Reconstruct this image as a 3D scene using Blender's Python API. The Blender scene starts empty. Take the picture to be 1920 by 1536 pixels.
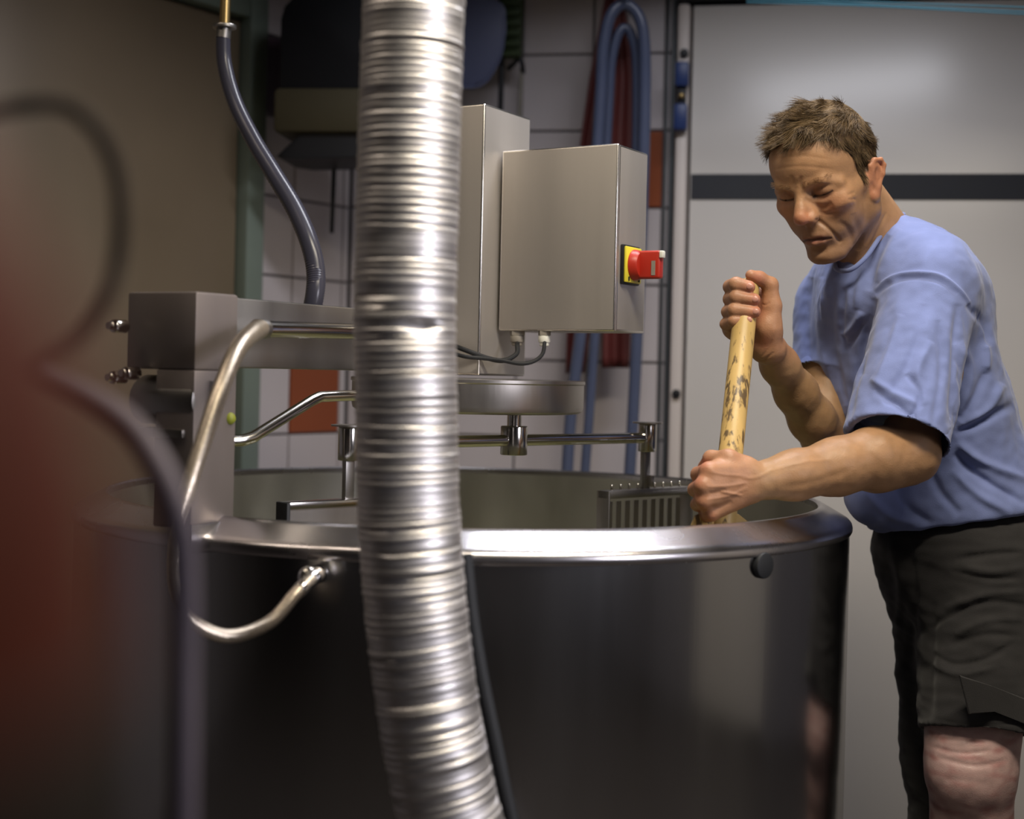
import bpy, bmesh, math, random
import numpy as np
from mathutils import Vector, Matrix, Quaternion, noise as mnoise

random.seed(7)
RNG = np.random.default_rng(7)
SC = bpy.context.scene
COL = SC.collection

# ------------------------------------------------------------------ camera
F = 2666.6667                      # focal length in pixels of a 1920 px wide frame (50 mm on 36 mm)
ROLL = math.radians(1.3)
CAM = Vector((0.0, 0.0, 1.207))
CY = 700.0                         # eye level in the frame
RIGHT = Vector((math.cos(ROLL), 0, math.sin(ROLL)))
UP = Vector((-math.sin(ROLL), 0, math.cos(ROLL)))
cam_data = bpy.data.cameras.new('camera')
cam = bpy.data.objects.new('camera', cam_data)
COL.objects.link(cam)
cam.matrix_world = Matrix.Translation(CAM) @ Matrix.Rotation(math.radians(90), 4, 'X') @ Matrix.Rotation(ROLL, 4, 'Z')
cam_data.lens = 50
cam_data.sensor_width = 36
cam_data.sensor_fit = 'HORIZONTAL'
cam_data.shift_y = -(768 - CY) / 1920.0
cam_data.clip_start = 0.02
cam_data.dof.use_dof = True
cam_data.dof.focus_distance = 2.26
cam_data.dof.aperture_fstop = 2.4
SC.camera = cam

# ------------------------------------------------------------------ world, lights, exposure
SC.view_settings.view_transform = 'Standard'
SC.view_settings.look = 'None'
SC.view_settings.gamma = 1.0
SC.view_settings.use_curve_mapping = False
SC.view_settings.exposure = 0.0
wd = bpy.data.worlds.new('world')
SC.world = wd
wd.use_nodes = True
wd.node_tree.nodes['Background'].inputs[0].default_value = (0.55, 0.62, 0.85, 1)
wd.node_tree.nodes['Background'].inputs[1].default_value = 0.04

def area(name, loc, target, size, size_y, energy, color, spread=180):
    d = bpy.data.lights.new(name, 'AREA')
    d.shape = 'RECTANGLE'; d.size = size; d.size_y = size_y
    d.energy = energy; d.color = color; d.spread = math.radians(spread)
    o = bpy.data.objects.new(name, d); COL.objects.link(o)
    o.location = loc
    o.rotation_euler = (Vector(target) - Vector(loc)).to_track_quat('-Z', 'Y').to_euler()
    return o
area('key_tube_light', (0.56, 1.28, 2.52), (0.56, 1.28, 0), 1.0, 0.28, 36, (1.0, 0.89, 0.71), 150)
area('back_tube_light', (0.45, 2.52, 2.52), (0.45, 2.52, 0), 0.85, 0.16, 14, (0.92, 0.93, 1.0), 148)
area('left_fill_light', (-1.05, 1.65, 2.52), (-1.05, 1.65, 0), 0.9, 0.15, 4, (1.0, 0.84, 0.68), 150)  # added fill for the left side of the mixer post, no fixture known
area('side_fill_light', (2.3, 0.1, 1.75), (-0.1, 1.6, 1.0), 0.8, 0.9, 6, (0.92, 0.90, 1.0), 46)  # added fill aimed at the right half of the duct, no window there

# ------------------------------------------------------------------ helpers
def P(px, py, Y):
    """Point at depth Y seen at a pixel of the photograph."""
    xr = (px - 960.0) / F * Y
    yu = (CY - py) / F * Y
    return CAM + RIGHT * xr + UP * yu + Vector((0, Y, 0))

def ray_plane(px, py, O, n):
    d = P(px, py, 1.0) - CAM
    t = (O - CAM).dot(n) / d.dot(n)
    return CAM + d * t

def srgb(r, g, b):
    f = lambda c: (c / 12.92 if c <= 0.04045 else ((c + 0.055) / 1.055) ** 2.4)
    return (f(r / 255), f(g / 255), f(b / 255), 1.0)

def mat(name, col, rough=0.5, metal=0.0, var=0.0, vscale=8.0, stretch=(1, 1, 1), bump=0.0, bscale=60.0, rvar=0.0,
        spec=0.5, sheen=0.0, coat=0.0, attr=False, sss=0.0, trans=0.0, ior=1.45, aniso=0.0):
    m = bpy.data.materials.new(name)
    m.use_nodes = True
    nt = m.node_tree; N = nt.nodes; L = nt.links
    b = N['Principled BSDF']
    b.inputs['Roughness'].default_value = rough
    b.inputs['Metallic'].default_value = metal
    b.inputs['Specular IOR Level'].default_value = spec
    b.inputs['Coat Weight'].default_value = coat
    b.inputs['Sheen Weight'].default_value = sheen
    b.inputs['IOR'].default_value = ior
    b.inputs['Transmission Weight'].default_value = trans
    if sss:
        b.inputs['Subsurface Weight'].default_value = sss
        b.inputs['Subsurface Radius'].default_value = (0.012, 0.004, 0.002)
        b.inputs['Subsurface Scale'].default_value = 1.0
    if not isinstance(col, tuple) or len(col) == 3:
        col = (*col, 1.0)
    tc = N.new('ShaderNodeTexCoord')
    mp = N.new('ShaderNodeMapping'); mp.inputs['Scale'].default_value = stretch
    L.new(tc.outputs['Object'], mp.inputs['Vector'])
    nz = N.new('ShaderNodeTexNoise'); nz.inputs['Scale'].default_value = vscale; nz.inputs['Detail'].default_value = 5
    L.new(mp.outputs[0], nz.inputs['Vector'])
    mx = N.new('ShaderNodeMix'); mx.data_type = 'RGBA'; mx.blend_type = 'MULTIPLY'
    mx.inputs[0].default_value = 1.0
    if attr:
        at = N.new('ShaderNodeAttribute'); at.attribute_name = 'Col'
        L.new(at.outputs['Color'], mx.inputs[6])
    else:
        mx.inputs[6].default_value = col
    rp = N.new('ShaderNodeMapRange')
    rp.inputs['From Min'].default_value = 0.3; rp.inputs['From Max'].default_value = 0.7
    rp.inputs['To Min'].default_value = 1 - var; rp.inputs['To Max'].default_value = 1 + var
    L.new(nz.outputs['Fac'], rp.inputs['Value'])
    L.new(rp.outputs[0], mx.inputs[7])
    L.new(mx.outputs[2], b.inputs['Base Color'])
    if rvar:
        rr = N.new('ShaderNodeMapRange')
        rr.inputs['From Min'].default_value = 0.3; rr.inputs['From Max'].default_value = 0.7
        rr.inputs['To Min'].default_value = max(0.02, rough - rvar); rr.inputs['To Max'].default_value = rough + rvar
        L.new(nz.outputs['Fac'], rr.inputs['Value']); L.new(rr.outputs[0], b.inputs['Roughness'])
    if bump:
        n2 = N.new('ShaderNodeTexNoise'); n2.inputs['Scale'].default_value = bscale; n2.inputs['Detail'].default_value = 4
        L.new(mp.outputs[0], n2.inputs['Vector'])
        bp = N.new('ShaderNodeBump'); bp.inputs['Strength'].default_value = bump; bp.inputs['Distance'].default_value = 0.002
        L.new(n2.outputs['Fac'], bp.inputs['Height']); L.new(bp.outputs[0], b.inputs['Normal'])
    return m

def link(o, parent=None):
    COL.objects.link(o)
    if parent is not None:
        o.parent = parent
        o.matrix_parent_inverse = Matrix.Translation(-parent.location)
    return o

def tag(o, label=None, cat=None, group=None, kind=None):
    if label: o['label'] = label
    if cat: o['category'] = cat
    if group: o['group'] = group
    if kind: o['kind'] = kind
    return o

def empty(name, loc, label, cat, group=None):
    o = bpy.data.objects.new(name, None)
    COL.objects.link(o); o.location = loc; o.empty_display_size = 0.05
    return tag(o, label, cat, group)

def catmull(pts, n=8):
    pts = [Vector(p) for p in pts]
    if len(pts) < 3:
        return [pts[0].lerp(pts[-1], i / n) for i in range(n + 1)]
    ext = [pts[0] * 2 - pts[1]] + pts + [pts[-1] * 2 - pts[-2]]
    out = []
    for i in range(1, len(ext) - 2):
        p0, p1, p2, p3 = ext[i - 1:i + 3]
        for k in range(n):
            t = k / n
            out.append(0.5 * ((2 * p1) + (p2 - p0) * t + (2 * p0 - 5 * p1 + 4 * p2 - p3) * t * t + (3 * p1 - p0 - 3 * p2 + p3) * t ** 3))
    out.append(pts[-1])
    return out

def frame3(ax, ay, az, o):
    return Matrix(((ax[0], ay[0], az[0], o[0]), (ax[1], ay[1], az[1], o[1]), (ax[2], ay[2], az[2], o[2]), (0, 0, 0, 1)))

class MB:
    """Collects shapes into ONE mesh object."""
    def __init__(self):
        self.bm = bmesh.new()
    def box(self, c, size, M=None, bev=0.0, seg=2, emat=-1):
        r = bmesh.ops.create_cube(self.bm, size=1.0)
        vs = r['verts']
        T = Matrix.Translation(c) @ Matrix.Diagonal((*size, 1))
        if M is not None: T = M @ T
        bmesh.ops.transform(self.bm, matrix=T, verts=vs)
        if bev > 0:
            es = list({e for v in vs for e in v.link_edges})
            bmesh.ops.bevel(self.bm, geom=es, offset=bev, segments=seg, affect='EDGES', profile=0.5, material=emat)
        return self
    def tube(self, pts, r, seg=16, caps=True):
        pts = [Vector(p) for p in pts]
        n = len(pts)
        rad = r if isinstance(r, (list, tuple)) else [r] * n
        T = []
        for i in range(n):
            a = pts[max(0, i - 1)]; b = pts[min(n - 1, i + 1)]
            t = (b - a)
            T.append(t.normalized() if t.length > 1e-9 else Vector((0, 0, 1)))
        u = T[0].orthogonal().normalized()
        rings = []
        for i in range(n):
            u = (u - T[i] * u.dot(T[i])).normalized()
            w = T[i].cross(u)
            rings.append([self.bm.verts.new(pts[i] + (u * math.cos(2 * math.pi * k / seg) + w * math.sin(2 * math.pi * k / seg)) * rad[i]) for k in range(seg)])
        for i in range(n - 1):
            for k in range(seg):
                self.bm.faces.new((rings[i][k], rings[i][(k + 1) % seg], rings[i + 1][(k + 1) % seg], rings[i + 1][k]))
        if caps:
            self.bm.faces.new(rings[0][::-1]); self.bm.faces.new(rings[-1])
        return self
    def cyl(self, a, b, r, seg=24, bev=0.0):
        a = Vector(a); b = Vector(b); d = (b - a)
        if bev > 0:
            t = d.normalized() * bev
            return self.tube([a, a + t * 0.3, a + t, b - t, b - t * 0.3, b], [r - bev, r - bev * 0.3, r, r, r - bev * 0.3, r - bev], seg)
        return self.tube([a, b], r, seg)
    def lathe(self, prof, c, seg=64, axis=None, close=False):
        c = Vector(c)
        rings = []
        for (r, z) in prof:
            if r < 1e-6:
                rings.append([self.bm.verts.new(c + Vector((0, 0, z)))])
            else:
                rings.append([self.bm.verts.new(c + Vector((r * math.cos(2 * math.pi * k / seg), r * math.sin(2 * math.pi * k / seg), z))) for k in range(seg)])
        R = list(zip(rings, rings[1:])) + ([(rings[-1], rings[0])] if close else [])
        for A, B in R:
            for k in range(seg):
                k2 = (k + 1) % seg
                if len(A) == 1 and len(B) == 1: continue
                if len(A) == 1: self.bm.faces.new((A[0], B[k2], B[k]))
                elif len(B) == 1: self.bm.faces.new((A[k], A[k2], B[0]))
                else: self.bm.faces.new((A[k], A[k2], B[k2], B[k]))
        return self
    def ball(self, c, r, seg=16, M=None):
        T = Matrix.Translation(c) @ Matrix.Diagonal((*(r if isinstance(r, (tuple, list)) else (r, r, r)), 1))
        if M is not None: T = M @ T
        bmesh.ops.create_uvsphere(self.bm, u_segments=seg, v_segments=max(6, seg // 2), radius=1.0, matrix=T)
        return self
    def prism(self, poly, thick, M, bev=0.0):
        """poly: 2-D outline in the xz plane of M, extruded along y by thick (centred)."""
        f = [self.bm.verts.new(M @ Vector((x, -thick / 2, z))) for x, z in poly]
        b = [self.bm.verts.new(M @ Vector((x, thick / 2, z))) for x, z in poly]
        n = len(poly)
        fs = [self.bm.faces.new(f), self.bm.faces.new(b[::-1])]
        for i in range(n):
            self.bm.faces.new((f[(i + 1) % n], f[i], b[i], b[(i + 1) % n]))
        if bev > 0:
            es = [e for fc in fs for e in fc.edges]
            bmesh.ops.bevel(self.bm, geom=es, offset=bev, segments=2, affect='EDGES', profile=0.5)
        return self
    def build(self, name, m, parent=None, smooth=True, angle=35):
        bm = self.bm
        bmesh.ops.recalc_face_normals(bm, faces=bm.faces[:])
        me = bpy.data.meshes.new(name)
        if smooth:
            for f in bm.faces: f.smooth = True
            for e in bm.edges:
                e.smooth = len(e.link_faces) == 2 and e.calc_face_angle(0) < math.radians(angle)
        bm.to_mesh(me); bm.free()
        for q in (m if isinstance(m, tuple) else (m,)): me.materials.append(q)
        o = bpy.data.objects.new(name, me)
        return link(o, parent)

def clone(o, name=None, parent=None, M=None):
    c = o.copy(); COL.objects.link(c)
    if name: c.name = name
    if parent is not None: c.parent = parent
    if M is not None: c.matrix_world = M
    return c
# ------------------------------------------------------------------ sculpting with distance fields
def V3(p): return np.array(tuple(p), np.float32)

class Sculpt:
    """Blended tapered limbs and ellipsoids, meshed as one continuous skin (surface nets in blocks)."""
    def __init__(self):
        self.pr = []
    def rc(self, a, b, ra, rb=None, k=0.012, op='u', fl=None):
        """tapered capsule; fl = (axis, factor) squashes it across a direction"""
        rb = ra if rb is None else rb
        self.pr.append(dict(t='rc', a=V3(a), b=V3(b), ra=ra, rb=rb, k=k, op=op, fl=fl))
        r = max(ra, rb) * (1.0 if fl is None else max(1.0, 1.0 / fl[1]))
        self.pr[-1]['lo'] = np.minimum(V3(a), V3(b)) - r; self.pr[-1]['hi'] = np.maximum(V3(a), V3(b)) + r
        return self
    def ch(self, pts, rads, k=0.012, op='u'):
        for i in range(len(pts) - 1):
            self.rc(pts[i], pts[i + 1], rads[i], rads[i + 1], k, op)
        return self
    def el(self, c, r, R=None, k=0.012, op='u'):
        R = np.eye(3, dtype=np.float32) if R is None else np.array(R, np.float32)   # columns are the axes
        r = np.array(r, np.float32)
        ext = np.sqrt(((R * r[None, :]) ** 2).sum(1))
        c = V3(c)
        self.pr.append(dict(t='el', c=c, r=r, R=R, k=k, op=op, lo=c - ext, hi=c + ext))
        return self
    def pl(self, p, n, k=0.003):
        """cut away everything on the side n points to (limited to the last added primitives by order)"""
        n = V3(n); n = n / np.linalg.norm(n)
        self.pr.append(dict(t='pl', c=V3(p), n=n, k=k, op='i', lo=np.full(3, -1e9, np.float32), hi=np.full(3, 1e9, np.float32)))
        return self
    def sl(self, a, b, ra, rb, n, th=0.004, hol=0.45, k=0.03, fl=None):
        """sleeve or trouser leg: tapered tube cut flat at b across n, hollow from hol of its length to the hem"""
        self.rc(a, b, ra, rb, k, 'u', fl)
        p = self.pr[-1]; n = V3(n); p.update(t='sl', n=n / np.linalg.norm(n), th=th, hol=hol)
        return self
    @staticmethod
    def ev(p, X):
        if p['t'] == 'rc':
            ab = p['b'] - p['a']; L2 = float(ab @ ab) + 1e-12
            t = np.clip(((X - p['a']) @ ab) / L2, 0, 1)
            D = X - (p['a'] + t[..., None] * ab)
            if p['fl'] is not None:
                ax, f = p['fl']; ax = np.asarray(ax, np.float32)
                q = D @ ax
                D = D + (q * (f - 1))[..., None] * ax
                return (np.sqrt((D * D).sum(-1)) - (p['ra'] + t * (p['rb'] - p['ra'])))
            return np.sqrt((D * D).sum(-1)) - (p['ra'] + t * (p['rb'] - p['ra']))
        if p['t'] == 'sl':
            q = dict(p, t='rc', b=p['b'] + (p['b'] - p['a']) * 0.25, rb=p['rb'] + (p['rb'] - p['ra']) * 0.25)
            d = Sculpt.ev(q, X)
            e = (X - p['b']) @ p['n']
            c = (X - (p['a'] + (p['b'] - p['a']) * p['hol'])) @ p['n']
            return np.maximum(np.maximum(d, e), -np.maximum(d + p['th'], -c))
        if p['t'] == 'el':
            Y = ((X - p['c']) @ p['R'])
            k0 = np.sqrt(((Y / p['r']) ** 2).sum(-1)); k1 = np.sqrt(((Y / (p['r'] ** 2)) ** 2).sum(-1)) + 1e-9
            return k0 * (k0 - 1) / k1
        return (X - p['c']) @ p['n']
    def field(self, X, lo, hi, h):
        f = np.full(X.shape[:-1], 1.0, np.float32)
        for p in self.pr:
            m = 2.2 * p['k'] + 5 * h
            if p['op'] != 'i' and (np.any(p['lo'] - m > hi) or np.any(p['hi'] + m < lo)):
                continue
            d = self.ev(p, X).astype(np.float32); k = p['k']
            if p['op'] == 'u':
                a = np.maximum(k - np.abs(f - d), 0) / k
                f = np.minimum(f, d) - a * a * k * 0.25
            else:
                if p['op'] == 's': d = -d
                a = np.maximum(k - np.abs(f - d), 0) / k
                f = np.maximum(f, d) + a * a * k * 0.25
        return f
    def mesh(self, h, N=24, smooth=2, extra=None):
        us = [p for p in self.pr if p['op'] == 'u']
        lo = np.min([p['lo'] for p in us], 0) - 4 * h; hi = np.max([p['hi'] for p in us], 0) + 4 * h
        nb = np.ceil((hi - lo) / (h * N)).astype(int)
        dim = nb * N + 4
        VV = []; II = []; FF = []
        g = np.arange(-1, N + 1)
        gx, gy, gz = np.meshgrid(g, g, g, indexing='ij')
        base = np.stack([gx, gy, gz], -1).astype(np.float32)
        corners = [(i, j, k_) for i in (0, 1) for j in (0, 1) for k_ in (0, 1)]
        edges = [(a, b) for a in range(8) for b in range(a + 1, 8) if sum(x != y for x, y in zip(corners[a], corners[b])) == 1]
        for bx in range(nb[0]):
            for by in range(nb[1]):
                for bz_ in range(nb[2]):
                    o = np.array([bx, by, bz_]) * N
                    blo = lo + (o - 1) * h; bhi = lo + (o + N) * h
                    # is any solid near?
                    if not any(np.all(p['lo'] - 1.5 * p['k'] <= bhi) and np.all(p['hi'] + 1.5 * p['k'] >= blo) for p in us):
                        continue
                    cx = ((blo + bhi) / 2)[None, :].astype(np.float32)
                    fc = self.field(cx, blo, bhi, h)[0]
                    if abs(fc) > 1.4 * N * h and fc < 0.99:
                        continue
                    X = (lo + (base + o) * h).astype(np.float32)
                    f = self.field(X, blo, bhi, h)
                    if extra is not None: f = f + extra(X)
                    s = f < 0
                    if s.all() or not s.any(): continue
                    n = N + 1
                    cf = [f[i:i + n, j:j + n, k_:k_ + n] for i, j, k_ in corners]
                    cs = [c < 0 for c in cf]
                    tot = sum(c.astype(np.int8) for c in cs)
                    act = (tot > 0) & (tot < 8)
                    acc = np.zeros((n, n, n, 3), np.float32); cnt = np.zeros((n, n, n), np.float32)
                    for a, b in edges:
                        m = cs[a] != cs[b]
                        t = np.where(m, cf[a] / np.where(m, cf[a] - cf[b], 1), 0)
                        pa = np.array(corners[a], np.float32); pb = np.array(corners[b], np.float32)
                        acc += (pa + t[..., None] * (pb - pa)) * m[..., None]; cnt += m
                    ix = np.argwhere(act)
                    pos = acc[act] / cnt[act][:, None]
                    gi = ix - 1 + o + 1
                    gid = (gi[:, 0].astype(np.int64) * dim[1] + gi[:, 1]) * dim[2] + gi[:, 2]
                    VV.append(lo + (ix - 1 + o + pos) * h); II.append(gid)
                    # faces from owned edges (samples 0..N-1 -> array index 1..N)
                    S = s
                    own = slice(1, N + 1)
                    for ax in range(3):
                        sl2 = [own] * 3; sl2[ax] = slice(2, N + 2)
                        A_ = S[own, own, own]; B_ = S[tuple(sl2)]
                        for sgn in (0, 1):
                            e = np.argwhere((A_ & ~B_) if sgn == 0 else (~A_ & B_))
                            if len(e) == 0: continue
                            c = e + 1 + o   # global sample index +1 of the edge start = global cell index offset
                            u, v = (ax + 1) % 3, (ax + 2) % 3
                            q = []
                            for du_, dv in ((0, 0), (-1, 0), (-1, -1), (0, -1)):
                                cc = c.copy(); cc[:, u] += du_; cc[:, v] += dv
                                q.append((cc[:, 0].astype(np.int64) * dim[1] + cc[:, 1]) * dim[2] + cc[:, 2])
                            q = np.stack(q, 1)
                            FF.append(q if sgn == 0 else q[:, ::-1])
        V = np.concatenate(VV); I = np.concatenate(II); Fq = np.concatenate(FF)
        uid, first = np.unique(I, return_index=True)
        V = V[first]
        idx = np.searchsorted(uid, Fq); idx = np.clip(idx, 0, len(uid) - 1)
        ok = (uid[idx] == Fq).all(1)
        Q = idx[ok]
        self.V, self.Q = V.astype(np.float64), Q
        for _ in range(smooth): self.relax(0.5)
        return self
    def edges_(self):
        if not hasattr(self, 'E') or self.E[2] != len(self.Q):
            e = np.concatenate([self.Q[:, [0, 1]], self.Q[:, [1, 2]], self.Q[:, [2, 3]], self.Q[:, [3, 0]]])
            self.E = (e[:, 0], e[:, 1], len(self.Q))
        return self.E[0], self.E[1]
    def relax(self, w, mask=None):
        a, b = self.edges_(); n = len(self.V)
        c = np.bincount(a, minlength=n) + np.bincount(b, minlength=n)
        S = np.stack([np.bincount(a, self.V[b, j], n) + np.bincount(b, self.V[a, j], n) for j in range(3)], 1)
        M_ = S / np.maximum(c, 1)[:, None]
        ww = w if mask is None else (w * mask)[:, None]
        self.V = np.where((c > 0)[:, None], self.V * (1 - ww) + M_ * ww, self.V)
    def normals(self):
        V, Q = self.V, self.Q
        n = np.cross(V[Q[:, 2]] - V[Q[:, 0]], V[Q[:, 3]] - V[Q[:, 1]])
        N_ = np.stack([sum(np.bincount(Q[:, i], n[:, j], len(V)) for i in range(4)) for j in range(3)], 1)
        return N_ / (np.linalg.norm(N_, axis=1)[:, None] + 1e-12)
    def px(self):
        d = self.V - np.array(CAM)
        Yv = d[:, 1]
        return np.stack([960 + F * (d @ np.array(RIGHT)) / Yv, CY - F * (d @ np.array(UP)) / Yv], 1)
    def crease(self, lines, facing=True, mask=None):
        """lines: (pixel polyline, half width px, height m) - ridges (+) and furrows (-) in the cloth or skin where the photo shows them"""
        p = self.px(); N_ = self.normals()
        disp = np.zeros(len(self.V))
        view = np.array(CAM)[None, :] - self.V; view /= np.linalg.norm(view, axis=1)[:, None]
        fw = np.clip((N_ * view).sum(1) * 3, 0, 1) if facing else np.ones(len(self.V))
        if mask is not None: fw = fw * mask
        for L, w, hgt in lines:
            P2 = np.array(catmull([(x, y, 0) for x, y in L], 6))[:, :2] if len(L) > 2 else np.array(L, float)
            best = np.full(len(p), 1e9); tt = np.zeros(len(p))
            sel = (p[:, 0] > P2[:, 0].min() - 3 * w) & (p[:, 0] < P2[:, 0].max() + 3 * w) & (p[:, 1] > P2[:, 1].min() - 3 * w) & (p[:, 1] < P2[:, 1].max() + 3 * w)
            if not sel.any(): continue
            ps = p[sel]; bs = np.full(len(ps), 1e9); ts = np.zeros(len(ps))
            m = len(P2) - 1
            for i in range(m):
                a, b = P2[i], P2[i + 1]; ab = b - a
                t = np.clip(((ps - a) @ ab) / (ab @ ab + 1e-9), 0, 1)
                d = np.linalg.norm(ps - (a + t[:, None] * ab), axis=1)
                u = d < bs; bs = np.where(u, d, bs); ts = np.where(u, (i + t) / m, ts)
            taper = np.clip(np.minimum(ts, 1 - ts) * 5, 0.0, 1) ** 0.5
            disp[sel] += hgt * np.exp(-(bs / w) ** 2) * taper
        self.V += N_ * (disp * fw)[:, None]
        return self
    def wobble(self, scale, amp, seed=0.0, stretch=(1, 1, 1)):
        N_ = self.normals()
        st = np.array(stretch)
        q = self.V * scale * st + seed
        d = np.array([mnoise.noise(Vector(v)) for v in q])
        self.V += N_ * (d * amp)[:, None]
        return self
    def build(self, name, m, parent=None, col=None):
        me = bpy.data.meshes.new(name)
        me.from_pydata([], [], []) if False else None
        nV, nQ = len(self.V), len(self.Q)
        me.vertices.add(nV); me.vertices.foreach_set('co', self.V.astype(np.float32).ravel())
        me.loops.add(nQ * 4); me.loops.foreach_set('vertex_index', self.Q.astype(np.int32).ravel())
        me.polygons.add(nQ); me.polygons.foreach_set('loop_start', np.arange(0, nQ * 4, 4, dtype=np.int32))
        me.polygons.foreach_set('loop_total', np.full(nQ, 4, np.int32)) if hasattr(me.polygons[0], 'loop_total') and False else None
        me.polygons.foreach_set('use_smooth', np.ones(nQ, bool))
        me.update(calc_edges=True); me.validate()
        if col is not None:
            at = me.color_attributes.new('Col', 'FLOAT_COLOR', 'POINT')
            at.data.foreach_set('color', np.concatenate([col, np.ones((nV, 1))], 1).astype(np.float32).ravel())
        me.materials.append(m)
        return link(bpy.data.objects.new(name, me), parent)
# ------------------------------------------------------------------ materials
M = {}
M['steel'] = mat('brushed_steel', (0.40, 0.375, 0.35), 0.34, 1.0, 0.06, 14, (1, 1, 0.06), 0.06, 160, 0.06)
M['steel_box'] = mat('satin_steel', (0.50, 0.465, 0.43), 0.50, 0.65, 0.07, 12, (1, 1, 0.05), 0.05, 160, 0.05)
M['steel_dark'] = mat('dull_steel', (0.33, 0.315, 0.30), 0.38, 1.0, 0.08, 10, (1, 1, 0.1), 0.04, 120, 0.05)
M['vat'] = mat('vat_steel', (0.36, 0.36, 0.37), 0.20, 1.0, 0.06, 5, (1, 1, 0.05), 0.05, 40, 0.06)
M['rim'] = mat('rim_steel', (0.47, 0.45, 0.46), 0.26, 1.0, 0.04, 8, (1, 1, 0.3), 0.03, 60, 0.04)
M['liner'] = mat('liner_steel', (0.47, 0.455, 0.41), 0.45, 1.0, 0.10, 7, (1, 1, 0.4), 0.05, 80, 0.08)
M['chrome'] = mat('polished_steel', (0.55, 0.53, 0.50), 0.16, 1.0, 0.03, 8)
M['braid'] = mat('braided_hose', (0.60, 0.52, 0.42), 0.36, 0.9, 0.15, 220, (1, 1, 1), 0.3, 320)
M['duct'] = mat('duct_foil', (0.54, 0.52, 0.515), 0.50, 1.0, 0.10, 12, (1, 1, 6), 0.12, 70, 0.06)
M['tile'] = mat('white_tile', srgb(206, 198, 200), 0.24, 0, 0.03, 3, bump=0.03, bscale=12)
M['tile_rust'] = mat('rust_tile', srgb(150, 78, 46), 0.3, 0, 0.05, 5)
M['tile_plum'] = mat('plum_tile', srgb(78, 62, 72), 0.3, 0, 0.05, 5)
M['grout'] = mat('grout', srgb(112, 108, 110), 0.9, 0, 0.1, 30)
M['door'] = mat('white_door_panel', srgb(214, 209, 204), 0.25, 0, 0.02, 2, bump=0.04, bscale=5)
M['band'] = mat('navy_band', srgb(34, 37, 46), 0.5, 0, 0.05, 20)
M['white_trim'] = mat('white_trim', srgb(214, 204, 198), 0.4, 0, 0.02, 4)
M['grey_trim'] = mat('grey_trim', srgb(92, 96, 100), 0.45, 0.3, 0.05, 6)
M['black'] = mat('black_plastic', srgb(22, 23, 28), 0.5, 0, 0.06, 20)
M['rubber'] = mat('black_rubber', srgb(26, 28, 32), 0.6, 0, 0.06, 30)
M['floor'] = mat('floor_resin', srgb(70, 66, 66), 0.45, 0, 0.15, 6, bump=0.1, bscale=40)
M['dim_wall'] = mat('dim_wall', srgb(118, 116, 124), 0.6, 0, 0.05, 3)
M['ceil'] = mat('ceiling_white', srgb(128, 120, 112), 0.7, 0, 0.03, 3)
M['green_frame'] = mat('green_frame', srgb(122, 134, 124), 0.4, 0, 0.05, 5)
M['olive_door'] = mat('olive_door', srgb(126, 111, 91), 0.40, 0, 0.06, 3)
M['blue_hose'] = mat('blue_hose', srgb(86, 94, 120), 0.22, 0, 0.06, 10, trans=0.15)
M['apron'] = mat('red_apron', srgb(96, 44, 42), 0.5, 0, 0.08, 10, bump=0.1, bscale=30)
M['blue_plastic'] = mat('blue_grey_plastic', srgb(92, 98, 128), 0.45, 0, 0.05, 6)
M['green_plastic'] = mat('dark_green_plastic', srgb(56, 72, 40), 0.55, 0, 0.12, 25)
M['bright_blue'] = mat('bright_blue_plastic', srgb(42, 62, 114), 0.4, 0, 0.05, 6)
M['olive_band'] = mat('olive_band', srgb(76, 70, 52), 0.5, 0, 0.06, 8)
M['grey_hose'] = mat('grey_ribbed_hose', srgb(62, 62, 74), 0.26, 0, 0.05, 20)
M['purple_hose'] = mat('grey_purple_hose', srgb(88, 80, 90), 0.7, 0, 0.05, 20)
M['yellow'] = mat('yellow_plastic', srgb(228, 214, 66), 0.4, 0, 0.03, 10)
M['red'] = mat('red_plastic', srgb(178, 48, 34), 0.38, 0, 0.05, 12)
M['white_plastic'] = mat('white_plastic', srgb(226, 226, 216), 0.4)
M['grey_plastic'] = mat('grey_plastic', srgb(140, 134, 124), 0.5, 0, 0.08, 30)
M['tank_red'] = mat('rust_red_paint', srgb(94, 38, 24), 0.8, 0, 0.1, 6, spec=0.2)
M['brass'] = mat('brass', (0.62, 0.45, 0.20), 0.3, 1.0)
M['wood'] = mat('pale_wood', srgb(190, 160, 100), 0.42, 0, 0.16, 30, (1, 1, 0.08), 0.15, 90)
M['whey'] = mat('whey', srgb(150, 148, 104), 0.12, 0, 0.04, 4, spec=0.6)
M['key_yellowgreen'] = mat('yellow_green_cap', srgb(132, 138, 44), 0.5)
M['cyan_cable'] = mat('cyan_cable', srgb(70, 120, 136), 0.4)

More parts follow.
